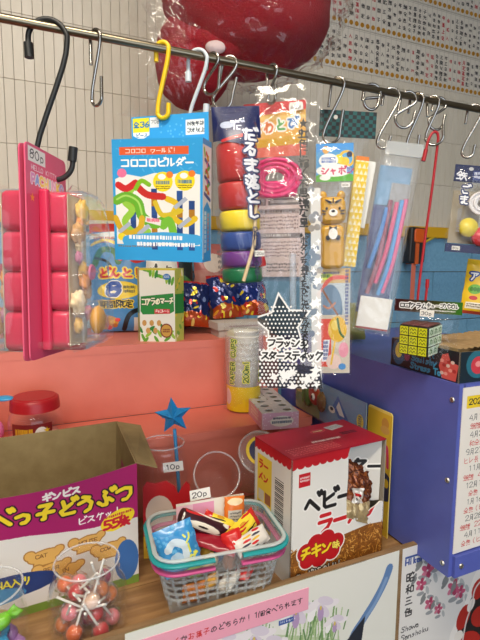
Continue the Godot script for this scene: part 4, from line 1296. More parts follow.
func make_tape_toy():
	var o := thing("tape_measure_toy", "small black and orange toy with orange ribbon on blue wall", "toy", Vector3(1.302, 1.418, -1.355))
	put(o, "case", round_box(0.075, 0.13, 0.04, 0.012, 0.005), mat(c8(44, 42, 44), 0.45), Vector3(0, 0, 0), Vector3(0, 0, -3))
	put(o, "orange_band", round_box(0.05, 0.05, 0.048, 0.01, 0.004), mat(c8(226, 98, 30), 0.4), Vector3(0.004, 0.035, 0))
	put(o, "orange_band", box(0.016, 0.075, 0.046), mat(c8(210, 96, 44), 0.4), Vector3(-0.006, -0.03, 0))
	put(o, "ribbon", box(0.02, 0.17, 0.001), mat(c8(222, 120, 96), 0.5), Vector3(-0.01, -0.14, 0.012))
	o = thing("yellow_stick", "thin yellow stick leaning on the blue wall below the rail", "stick", Vector3(1.385, 1.44, -1.372), Vector3(0, 0, 24))
	put(o, "rod", tube([Vector3(-0.075, 0, 0), Vector3(0.07, 0, 0)], 0.005, 8), mat(c8(206, 184, 60), 0.5))

# ------------------------------------------------------------------ goods on the upper step
func make_upper_goods():
	# tall snack bag against the wall
	var p := pic(120, 240, 2.6, c8(72, 138, 196))
	p.rect(0, 0, 120, 10, c8(214, 206, 190))
	p.rect(0, 10, 120, 20, c8(196, 52, 44))
	p.poly(PackedVector2Array([Vector2(0, 34), Vector2(60, 28), Vector2(120, 36), Vector2(120, 44), Vector2(0, 44)]), c8(226, 232, 236))
	p.fine(8, 40, 60, 16, 2, c8(170, 80, 60), 0.7)
	p.curve([Vector2(4, 56), Vector2(30, 48), Vector2(54, 60)], 6, c8(226, 196, 60))
	p.curve([Vector2(8, 100), Vector2(22, 70), Vector2(46, 74), Vector2(52, 96)], 12, c8(34, 110, 56))
	p.curve([Vector2(56, 88), Vector2(66, 74), Vector2(84, 92), Vector2(112, 80)], 12, c8(196, 40, 40))
	p.curve([Vector2(10, 86), Vector2(30, 94), Vector2(40, 110)], 5, c8(24, 26, 30))
	p.text("どんと!", 14, 108, 23, c8(206, 36, 32), 0.2, false, 0.92, c8(244, 214, 60), 3.2)
	p.ell(52, 156, 40, 19, c8(242, 210, 50))
	p.text("8", 28, 138, 34, c8(44, 84, 170), 0.24, false, 1, c8(244, 244, 240), 2)
	p.fine(60, 146, 22, 18, 2, c8(60, 70, 60), 0.7)
	p.text("期間限定", 14, 176, 17, c8(30, 30, 30), 0.14, false, 0.9, c8(240, 206, 50), 2)
	p.curve([Vector2(60, 236), Vector2(70, 208), Vector2(96, 196), Vector2(120, 204)], 9, c8(24, 26, 30))
	p.ell(24, 222, 26, 14, c8(206, 150, 60))
	for k in 9:
		p.ell(8 + k * 5, 216 + (k * 7) % 18, 5, 4, [c8(232, 186, 90), c8(186, 110, 50), c8(226, 60, 44)][k % 3])
	p.rect(78, 214, 42, 26, c8(232, 226, 214))
	var o := thing("corn_snack_bag", "tall blue snack bag with red lettering leaning on the wall", "snack bag", Vector3(0.237, U + 0.15, -1.303), Vector3(-14, -8, 0))
	put(o, "bag", pillow(0.165, 0.30, 0.05, 91, 0.005, 18, 26, 0.03), printed(p, 0.28))

	# hexagonal carton
	var front := pic(96, 172, 3, c8(238, 236, 224))
	var g := c8(44, 140, 62)
	for k in 26:
		var x := (k * 37) % 96
		var y: int = [(k * 13) % 34, 136 + (k * 11) % 34][k % 2]
		front.ell(x, y, 11, 4, [c8(96, 166, 48), c8(52, 136, 54), c8(150, 194, 60)][k % 3], 10, k * 0.8)
	front.rect(0, 0, 96, 5, c8(206, 190, 60))
	front.ell(74, 20, 10, 7, c8(60, 120, 190))
	front.fine(67, 17, 14, 6, 2, c8(236, 236, 236), 0.6)
	front.poly(PackedVector2Array([Vector2(3, 66), Vector2(92, 58), Vector2(94, 100), Vector2(82, 106), Vector2(8, 108), Vector2(2, 100)]), g)
	front.text("コアラのマーチ", 5, 69, 18, c8(248, 244, 214), 0.18, false, 0.9, c8(20, 84, 40), 1.4, -0.03, 0.77)
	front.rect(40, 95, 42, 11, c8(214, 60, 70))
	front.text("チョコレート", 42, 95.5, 8, c8(248, 240, 230), 0.15, false, 0.78)
	front.ell(72, 146, 17, 17, c8(126, 44, 34))
	front.ell(72, 146, 14, 14, c8(206, 160, 70))
	front.fine(62, 141, 20, 10, 2, c8(126, 44, 34), 0.7)
	for k in 5:
		front.ell(12 + k * 10, 128 + (k % 2) * 18, 6, 7, c8(206, 156, 84))
	var side := pic(50, 172, 2, c8(190, 196, 90))
	for k in 20:
		side.ell((k * 23) % 50, (k * 31) % 172, 9, 5, [c8(226, 206, 70), c8(120, 172, 64), c8(236, 230, 190)][k % 3], 10, k)
	side.rect(0, 60, 50, 46, g)
	o = thing("hexagon_biscuit_carton", "white and green six sided biscuit carton on the upper step", "carton", Vector3(0.292, U, -1.118), Vector3(0, -24, 0))
	var ring := [Vector2(-0.044, 0.03), Vector2(0.038, 0.03), Vector2(0.055, 0.0), Vector2(0.038, -0.03), Vector2(-0.044, -0.03), Vector2(-0.055, 0.0)]
	var fm := printed(front, 0.35)
	var smt := printed(side, 0.35)
	var hgt := 0.172
	for k in 6:
		var a: Vector2 = ring[k]
		var b: Vector2 = ring[(k + 1) % 6]
		panel(o, "side_panel", fm if k == 0 or k == 3 else smt, white_card, [Vector3(a.x, hgt, a.y), Vector3(b.x, hgt, b.y), Vector3(b.x, 0, b.y), Vector3(a.x, 0, a.y)], 0.0008)
	var lidp := PackedVector2Array()
	for q in ring:
		lidp.append(q)
	put(o, "lid", prism(lidp, 0.001), mat(c8(214, 206, 120), 0.4), Vector3(0, hgt - 0.0008, 0), Vector3(-90, 0, 0))

	# assorted bags leaning behind the carton
	p = pic(90, 110, 2.4, c8(232, 232, 226))
	p.text("パック", 6, 22, 24, c8(30, 30, 30), 0.16, false, 0.95, c8(240, 240, 236), 2)
	p.fine(4, 56, 70, 30, 4, c8(196, 50, 46), 0.7)
	p.rect(0, 0, 90, 10, c8(70, 120, 180))
	o = thing("white_snack_bag", "white snack bag with black lettering behind the six sided carton", "snack bag", Vector3(0.318, U + 0.112, -1.2), Vector3(-10, -10, 0))
	put(o, "bag", pillow(0.08, 0.22, 0.026, 93, 0.005, 12, 20, 0.04), printed(p, 0.3))
	p = pic(90, 150, 2, c8(36, 44, 44))
	p.rect(10, 12, 40, 34, c8(196, 40, 90))
	p.curve([Vector2(0, 60), Vector2(40, 50), Vector2(90, 70)], 12, c8(70, 120, 60))
	for k in 22:
		p.ell((k * 29) % 90, 60 + (k * 17) % 90, 9, 5, [c8(232, 200, 60), c8(206, 60, 40), c8(240, 224, 120), c8(60, 110, 50)][k % 4], 10, k)
	o = thing("dark_snack_bag", "dark snack bag with pink square and yellow pattern", "snack bag", Vector3(0.385, U + 0.112, -1.305), Vector3(-10, -6, 0))
	put(o, "bag", pillow(0.1, 0.22, 0.045, 95, 0.006, 14, 20, 0.04), printed(p, 0.25))
	p = pic(90, 120, 2, c8(178, 120, 110))
	p.rect(0, 0, 90, 40, c8(170, 96, 92))
	p.ell(40, 30, 22, 14, c8(206, 190, 176))
	p.rect(0, 60, 90, 60, c8(190, 160, 130))
	p.fine(50, 10, 30, 70, 9, c8(110, 100, 100), 0.5)
	o = thing("dusty_pink_bag", "dusty pink sweets bag standing behind foil snack bags", "sweets bag", Vector3(0.506, U + 0.122, -1.315), Vector3(-10, -4, 0))
	put(o, "bag", pillow(0.12, 0.24, 0.04, 96, 0.006, 14, 20, 0.04), printed(p, 0.3))
	var foil := [[0.4, 0.066, -1.19, c8(26, 40, 92), "blue and gold foil snack bag lying nearest the six sided carton"], [0.484, 0.084, -1.185, c8(28, 44, 104), "blue foil snack bag with yellow foot, middle of the foil bags"], [0.567, 0.086, -1.185, c8(24, 46, 120), "blue foil snack bag with red stripe beside the paper cups"]]
	for k in 3:
		var f: Array = foil[k]
		p = pic(100, 90, 2.4, f[3])
		p.rng.seed = 30 + k
		p.poly(PackedVector2Array([Vector2(0, 70), Vector2(40, 64), Vector2(100, 74), Vector2(100, 90), Vector2(0, 90)]), c8(176, 70, 26))
		for q in 12:
			p.ell(p.rng.randf_range(0, 100), p.rng.randf_range(68, 90), p.rng.randf_range(3, 10), p.rng.randf_range(2, 6), [c8(240, 206, 40), c8(226, 150, 40), c8(190, 40, 34), c8(244, 226, 120)][q % 4], 8, q)
		for q in 14:
			p.ell(p.rng.randf_range(0, 100), p.rng.randf_range(4, 60), p.rng.randf_range(4, 12), p.rng.randf_range(2, 6), [c8(236, 210, 50), c8(196, 44, 40), c8(120, 140, 190)][q % 3], 8, q)
		p.rect(0, 0, 100, 8, c8(180, 40, 44))
		o = thing("foil_snack_bag", f[4], "snack bag", Vector3(f[0], U + f[1] + 0.012, f[2]), Vector3(-24 - k * 4, -8 + k * 4, [-6.0, 3.0, -3.0][k]), "foil snack bags on the upper step")
		var m := printed(p, 0.22)
		m.metallic = 0.25
		put(o, "bag", pillow(0.084, 0.125, 0.04, 97 + k, 0.009, 18, 18, 0.05), m)
	# two flat white cartons
	for k in 2:
		o = thing("flat_white_carton", ["lower of two flat white cartons under the foil bags", "upper of two flat white cartons under the foil bags"][k], "carton", Vector3(0.505 - k * 0.006, U + 0.0185 * k, -1.125), Vector3(0, -4 + k * 3, 0), "flat white cartons")
		put(o, "carton", box(0.14, 0.018, 0.07, Vector3(0, 0.009, 0)), mat([c8(196, 190, 184), c8(206, 201, 194)][k], 0.55))
		put(o, "printed_line", box(0.08, 0.003, 0.0006, Vector3(0, 0.009, 0.0353)), mat(c8(170, 150, 150), 0.6))
	# small puzzle cube at the far end
	o = thing("small_puzzle_cube", "small dark puzzle cube half hidden under the pink packs", "puzzle cube", Vector3(-0.018, U, -1.105), Vector3(0, -12, 0))
	var cube := put(o, "cube_body", round_box(0.05, 0.05, 0.05, 0.003, 0.002), mat(c8(26, 26, 26), 0.35), Vector3(0, 0.025, 0))
	var cols := [c8(28, 120, 62), c8(28, 120, 62), c8(30, 40, 36), c8(28, 120, 62), c8(28, 34, 34), c8(40, 110, 70), c8(28, 120, 62), c8(130, 40, 80), c8(196, 196, 60)]
	for i in 9:
		put(cube, "sticker", box(0.0138, 0.0138, 0.0008), mat(cols[i], 0.35), Vector3((i % 3 - 1) * 0.0158, (1 - i / 3) * 0.0158, 0.0254))

# ------------------------------------------------------------------ goods on the lower step
func make_lower_goods():
	# paper cups in a printed bag
	var o := thing("paper_cup_pack", "bagged stack of white paper cups with yellow printed foot", "cup pack", Vector3(0.467, L, -1.02), Vector3(0, -18, 0))
	for k in 9:
		put(o, "cup", lathe([Vector2(0.0345, 0.088), Vector2(0.0365, 0.0875), Vector2(0.0365, 0.084), Vector2(0.035, 0.082), Vector2(0.0255, 0.0), Vector2(0.0245, 0.0)], 24, false, true), mat(c8(236, 233, 224), 0.6), Vector3(0, 0.006 + k * 0.0125, 0))
	var p := pic(120, 210, 2.6, Color(1, 1, 1, 0))
	p.rect(0, 150, 120, 60, c8(240, 206, 30, 245))
	p.ell(14, 176, 12, 20, c8(238, 214, 214, 240))
	p.poly(PackedVector2Array([Vector2(4, 150), Vector2(14, 20), Vector2(30, 10), Vector2(42, 40), Vector2(28, 150)]), c8(236, 236, 200, 120))
	p.rect(0, 30, 120, 120, c8(236, 234, 226, 90))
	p.text_up("PAPER CUPS", 22, 146, 13.5, c8(40, 104, 60), 0.16, 0.82, c8(226, 230, 110), 1.8, 0.06)
	p.text_up("200ml", 54, 140, 13.5, c8(60, 104, 56), 0.17, 0.8, c8(232, 226, 90), 2.2)
	p.text_up("200ml", 92, 140, 13.5, c8(60, 104, 56), 0.17, 0.8, c8(232, 226, 90), 2.2)
	var wrap := new_st()
	wrap.set_smooth_group(1)
	var n := FastNoiseLite.new()
	n.seed = 8
	n.frequency = 1.0
	var at := func(i: int, j: int) -> Vector3:
		var a := lerpf(-PI, 0.0, i / 20.0)
		var v := j / 20.0
		var r := lerpf(0.045, 0.04, smoothstep(0.2, 1.0, v)) * lerpf(0.75, 1.0, smoothstep(0.0, 0.12, v)) + n.get_noise_2d(i * 0.5, j * 0.4) * 0.0022
		return Vector3(cos(a) * r, 0.212 - v * 0.208, -sin(a) * r)
	for i in 20:
		for j in 20:
			quad(wrap, at.call(i, j), at.call(i + 1, j), at.call(i + 1, j + 1), at.call(i, j + 1), Rect2(i / 20.0, j / 20.0, 0.05, 0.05))
	put(o, "printed_film", done(wrap), printed(p, 0.3, true))
	put(o, "film_bag", pillow(0.096, 0.215, 0.084, 14, 0.006, 18, 26, 0.03), film_loose, Vector3(0, 0.108, 0.002))

	# long pink carton with punched holes on top
	o = thing("punched_pink_carton", "long pale pink carton with rows of holes in its white top", "carton", Vector3(0.501, L, -0.962), Vector3(0, -11, 0))
	var w := 0.082
	var l := 0.205
	var h := 0.036
	p = pic(82, 36, 3.4, c8(222, 178, 206))
	for k in 34:
		p.ell(p.rng.randf_range(0, 82), p.rng.randf_range(0, 36), 1.4, 1.4, c8(240, 222, 236), 8)
	p.ell(44, 19, 26, 12, c8(236, 236, 232))
	p.fine(24, 10, 40, 5, 1, c8(60, 70, 110), 0.8)
	p.fine(22, 18, 44, 6, 1, c8(40, 90, 130), 0.9)
	panel(o, "end_panel", printed(p, 0.45), white_card, [Vector3(-w / 2, h, l / 2), Vector3(w / 2, h, l / 2), Vector3(w / 2, 0, l / 2), Vector3(-w / 2, 0, l / 2)], 0.001)
	p = pic(200, 36, 2, c8(216, 170, 200))
	for k in 50:
		p.ell(p.rng.randf_range(0, 200), p.rng.randf_range(0, 36), 1.6, 1.6, c8(238, 216, 232), 8)
	p.fine(110, 6, 60, 22, 3, c8(236, 236, 236), 0.7)
	var sm := printed(p, 0.45)
	panel(o, "side_panel", sm, white_card, [Vector3(-w / 2, h, -l / 2), Vector3(-w / 2, h, l / 2), Vector3(-w / 2, 0, l / 2), Vector3(-w / 2, 0, -l / 2)], 0.001)
	panel(o, "side_panel", sm, white_card, [Vector3(w / 2, h, l / 2), Vector3(w / 2, h, -l / 2), Vector3(w / 2, 0, -l / 2), Vector3(w / 2, 0, l / 2)], 0.001)
	panel(o, "end_panel", white_card, white_card, [Vector3(w / 2, h, -l / 2), Vector3(-w / 2, h, -l / 2), Vector3(-w / 2, 0, -l / 2), Vector3(w / 2, 0, -l / 2)], 0.001)
	# top made of strips that leave twelve round openings
	var top := new_st()
	top.set_smooth_group(-1)
	for i in 2:
		for j in 6:
			var c := Vector2((i - 0.5) * 0.04, (j - 2.5) * 0.0335)
			var hx := 0.0205
			var hz := 0.01708
			for k in 16:
				var a0 := k * TAU / 16
				var a1 := (k + 1) * TAU / 16
				var q0 := Vector2(cos(a0), sin(a0))
				var q1 := Vector2(cos(a1), sin(a1))
				var e := func(q: Vector2) -> Vector2: return q / maxf(absf(q.x) / hx, absf(q.y) / hz)
				var b0: Vector2 = c + q0 * Vector2(0.0098, 0.0088)
				var b1: Vector2 = c + q1 * Vector2(0.0098, 0.0088)
				var f0: Vector2 = c + e.call(q0)
				var f1: Vector2 = c + e.call(q1)
				quad(top, Vector3(b0.x, h, b0.y), Vector3(f0.x, h, f0.y), Vector3(f1.x, h, f1.y), Vector3(b1.x, h, b1.y))
				quad(top, Vector3(b0.x, h, b0.y), Vector3(b1.x, h, b1.y), Vector3(b1.x, h - 0.001, b1.y), Vector3(b0.x, h - 0.001, b0.y))
	put(o, "punched_top", done(top), mat(c8(214, 212, 210), 0.5))
	put(o, "bottom_panel", box(w - 0.004, 0.001, l - 0.004, Vector3(0, 0.0015, 0)), white_card)

	# jar with red lid
	o = thing("red_lid_jar", "clear sweets jar with a red screw lid behind the open carton", "jar", Vector3(0.006, L, -0.985))
	put(o, "jar_wall", lathe([Vector2(0.036, 0.076), Vector2(0.039, 0.071), Vector2(0.0475, 0.06), Vector2(0.05, 0.045), Vector2(0.05, 0.008), Vector2(0.045, 0.0)], 32, false, true), jar_plastic)
	var lid := mat(c8(178, 24, 34), 0.35)
	put(o, "lid", lathe([Vector2(0.03, 0.0895), Vector2(0.0405, 0.0905), Vector2(0.0435, 0.089), Vector2(0.0445, 0.083), Vector2(0.0455, 0.071), Vector2(0.0458, 0.068)], 32), lid)
	put(o, "lid_ring", lathe([Vector2(0.036, 0.0925), Vector2(0.0385, 0.0925), Vector2(0.04, 0.09)], 32), lid)
	p = pic(60, 26, 3, c8(120, 30, 30))
	p.fine(6, 6, 26, 14, 1, c8(226, 180, 40), 0.9)
	p.ell(44, 13, 9, 9, c8(238, 236, 230))
	p.star(52, 10, 5, c8(236, 200, 50))
	var lab := new_st()
	lab.set_smooth_group(1)
	for k in 10:
		var a0 := lerpf(-0.75, 0.75, k / 10.0)
		var a1 := lerpf(-0.75, 0.75, (k + 1) / 10.0)
		quad(lab, Vector3(sin(a0) * 0.0508, 0.05, cos(a0) * 0.0508), Vector3(sin(a1) * 0.0508, 0.05, cos(a1) * 0.0508), Vector3(sin(a1) * 0.0508, 0.014, cos(a1) * 0.0508), Vector3(sin(a0) * 0.0508, 0.014, cos(a0) * 0.0508), Rect2(k / 10.0, 0, 0.1, 1))
	put(o, "paper_label", done(lab), printed(p, 0.4), Vector3.ZERO, Vector3(0, -10, 0))
	put(o, "sweets", lump(Vector3(0.044, 0.012, 0.044), 0.15, 2.0, 5), mat(c8(206, 150, 140), 0.6), Vector3(0, 0.014, 0))

	# little hand fan toy
	o = thing("mini_fan_toy", "pink and purple mini fan toy with blue blades, at the edge", "toy", Vector3(-0.072, L, -1.0))
	put(o, "body", lump(Vector3(0.022, 0.026, 0.02), 0.04, 1.0, 3), mat(c8(232, 120, 178), 0.35), Vector3(0, 0.026, 0))
	put(o, "neck", lathe([Vector2(0.011, 0.035), Vector2(0.013, 0.0)], 20), mat(c8(150, 130, 190), 0.35), Vector3(0, 0.045, 0))
	put(o, "hub", lump(Vector3(0.014, 0.014, 0.014), 0.0, 1.0, 2, 20, 12), mat(c8(150, 90, 180), 0.35), Vector3(0.004, 0.097, 0.006))
	for k in 3:
		put(o, "blade", lump(Vector3(0.017, 0.004, 0.01), 0.05, 1.0, 6, 18, 10), mat(c8(60, 160, 214), 0.35), Vector3(0.004 + cos(k * 2.1 + 0.3) * 0.022, 0.092 - k * 0.003, 0.008 + sin(k * 2.1 + 0.3) * 0.018), Vector3(12, -(k * 2.1 + 0.3) * 57.3, 0))

	# sticky toy blister leaning on the cabinet side
	p = pic(150, 90, 3, c8(116, 156, 200))
	p.rect(0, 0, 60, 90, c8(128, 160, 120))
	p.ell(10, 30, 14, 18, c8(206, 190, 120))
	p.rect(16, 34, 26, 36, c8(90, 140, 60))
	p.line(Vector2(60, 8), Vector2(60, 30), 0.8, c8(90, 110, 160))
	p.poly(PackedVector2Array([Vector2(98, 12), Vector2(124, 66), Vector2(100, 62), Vector2(88, 40)]), c8(60, 110, 190))
	p.poly(PackedVector2Array([Vector2(100, 24), Vector2(112, 54), Vector2(102, 54), Vector2(95, 40)]), c8(226, 230, 236))
	p.ell(86, 50, 7, 8, c8(236, 236, 232))
	p.ell(86, 48, 3.4, 4, c8(40, 40, 60))
	p.ell(140, 44, 6, 15, c8(226, 206, 80))
	p.fine(137, 32, 5, 24, 5, c8(60, 80, 120), 0.7)
	o = thing("sticky_toy_pack", "clear blister of red and green toys leaning on blue cabinet", "toy pack", Vector3(0.590, L + 0.008, -0.85), Vector3(0, -93, 0))
	put(o, "card", box(0.285, 0.085, 0.0014, Vector3(0, 0.036, 0)), printed(p, 0.4))
	put(o, "toy_red", lump(Vector3(0.024, 0.026, 0.006), 0.06, 1.2, 4), mat(c8(176, 46, 36), 0.35), Vector3(-0.042, 0.05, 0.008))
	for s in [-1, 1]:
		var eye := put(o, "eye", lump(Vector3(0.007, 0.008, 0.003), 0.0, 1.0, 1, 14, 8), mat(c8(236, 232, 226), 0.4), Vector3(-0.033 + s * 0.004, 0.056 + s * 0.011, 0.0135))
		put(eye, "pupil", lump(Vector3(0.003, 0.004, 0.0015), 0.0, 1.0, 1, 10, 6), black_plastic, Vector3(-0.001, 0, 0.0025))
	put(o, "toy_green", lump(Vector3(0.016, 0.028, 0.006), 0.2, 1.8, 8), mat(c8(84, 120, 50), 0.4), Vector3(-0.075, 0.04, 0.007))
	put(o, "toy_brown", lump(Vector3(0.017, 0.022, 0.006), 0.25, 2.0, 5), mat(c8(120, 90, 50), 0.4), Vector3(-0.012, 0.04, 0.007))
	put(o, "film_bag", pillow(0.287, 0.088, 0.03, 52, 0.004, 26, 12, 0.03), film, Vector3(0, 0.036, 0.002))

	# yellow card
	p = pic(60, 240, 2.4, c8(226, 188, 56))
	p.rect(0, 0, 60, 5, c8(238, 214, 110))
	p.ell(44, 24, 9, 11, c8(206, 150, 70))
	p.ell(44, 36, 11, 8, c8(214, 166, 90))
	p.curve([Vector2(32, 72), Vector2(40, 96), Vector2(50, 66), Vector2(54, 104)], 6, c8(214, 66, 110))
	p.ell(48, 144, 20, 28, c8(58, 58, 84))
	p.ell(52, 136, 6, 9, c8(226, 188, 56))
	p.ell(26, 190, 14, 12, c8(196, 120, 60))
	for k in 9:
		p.line(Vector2(14 + k * 4, 206 + (k % 3) * 6), Vector2(18 + k * 4, 214 + (k % 3) * 6), 2.4, c8(186, 110, 50))
	var o2 := thing("yellow_toy_card", "narrow yellow printed toy card between noodle carton and blue cabinet", "toy card", Vector3(0.5985, T, -0.688), Vector3(0, -92, 0))
	put(o2, "card", prism(PackedVector2Array([Vector2(-0.035, 0), Vector2(0.035, 0), Vector2(0.035, 0.236), Vector2(0.031, 0.24), Vector2(-0.031, 0.24), Vector2(-0.035, 0.236)]), 0.002), printed(p, 0.4))

# ------------------------------------------------------------------ on top of the blue cabinet
func make_cabinet_goods():
	var p := pic(158, 52, 3.4, c8(18, 24, 34))
	p.ell(20, 24, 17, 24, c8(30, 90, 130))
	p.ell(20, 22, 9, 13, c8(240, 226, 90))
	p.ell(20, 12, 5, 6, c8(244, 236, 130))
	p.ell(42, 28, 7, 9, c8(150, 70, 110))
	p.text("Out", 80, 10, 12, c8(50, 160, 206), 0.22, false, 0.9)
	p.text("Squishy", 52, 22, 13, c8(50, 160, 206), 0.24, false, 0.8)
	p.text("Stress Toy", 50, 36, 13, c8(50, 160, 206), 0.24, false, 0.76)
	p.poly(PackedVector2Array([Vector2(122, 10), Vector2(134, 6), Vector2(140, 20), Vector2(156, 22), Vector2(152, 50), Vector2(124, 50), Vector2(116, 30)]), c8(214, 90, 84))
	for k in 9:
		p.ell(122 + (k * 13) % 30, 20 + (k * 7) % 28, 4, 3, [c8(236, 160, 150), c8(226, 200, 190), c8(180, 50, 50)][k % 3])
	p.rect(156, 0, 2, 52, c8(200, 206, 210))
	var o := thing("squishy_toy_box", "open black printed toy box with torn cardboard top on blue cabinet", "display box", Vector3(BLUE_X + 0.006, U, -0.606), Vector3(0, -91.5, 0))
	var w := 0.158
	var d := 0.17
	var h := 0.05
	var side := pic(170, 52, 3, c8(20, 40, 52))
	side.ell(40, 22, 26, 24, c8(40, 110, 130))
	side.ell(40, 24, 16, 15, c8(206, 60, 74))
	side.ell(40, 22, 7, 5, c8(236, 150, 150))
	side.fine(84, 10, 60, 22, 2, c8(60, 170, 206), 0.7)
	var fm := printed(p, 0.4)
	var em := printed(side, 0.4)
	panel(o, "front_panel", fm, kraft, [Vector3(-w / 2, h, 0), Vector3(w / 2, h, 0), Vector3(w / 2, 0, 0), Vector3(-w / 2, 0, 0)], 0.002)
	panel(o, "end_panel", em, kraft, [Vector3(w / 2, h, 0), Vector3(w / 2, h, -d), Vector3(w / 2, 0, -d), Vector3(w / 2, 0, 0)], 0.002)
	panel(o, "end_panel", em, kraft, [Vector3(-w / 2, h, -d), Vector3(-w / 2, h, 0), Vector3(-w / 2, 0, 0), Vector3(-w / 2, 0, -d)], 0.002)
	panel(o, "back_panel", fm, kraft, [Vector3(w / 2, h, -d), Vector3(-w / 2, h, -d), Vector3(-w / 2, 0, -d), Vector3(w / 2, 0, -d)], 0.002)
	# corrugated sheet laid in the top
	var top := new_st()
	top.set_smooth_group(1)
	for i in 40:
		var z0 := -0.004 - i * (d - 0.01) / 40
		var z1 := -0.004 - (i + 1) * (d - 0.01) / 40
		var y0 := h + 0.004 + 0.0013 * sin(i * 1.9) + i * 0.0002
		var y1 := h + 0.004 + 0.0013 * sin((i + 1) * 1.9) + (i + 1) * 0.0002
		quad(top, Vector3(-0.03, y1, z1), Vector3(w / 2 - 0.003, y1, z1), Vector3(w / 2 - 0.003, y0, z0), Vector3(-0.03 + 0.004 * sin(i * 0.7), y0, z0))
	put(o, "torn_cardboard", done(top), grained(c8(150, 122, 84), c8(176, 148, 106), 0.9, 0.04, Vector3(6, 6, 6)))
	put(o, "torn_cardboard", box(w / 2 + 0.02, 0.004, 0.004), kraft, Vector3(0.02, h + 0.002, -0.006))
	# olive bag behind
	o = thing("olive_bag", "olive green soft bag at the back of the blue cabinet", "bag", Vector3(0.68, U + 0.05, -0.93), Vector3(-20, -20, 0))
	put(o, "bag", pillow(0.11, 0.09, 0.05, 55, 0.006, 12, 12, 0.05), mat(c8(136, 140, 76), 0.4))

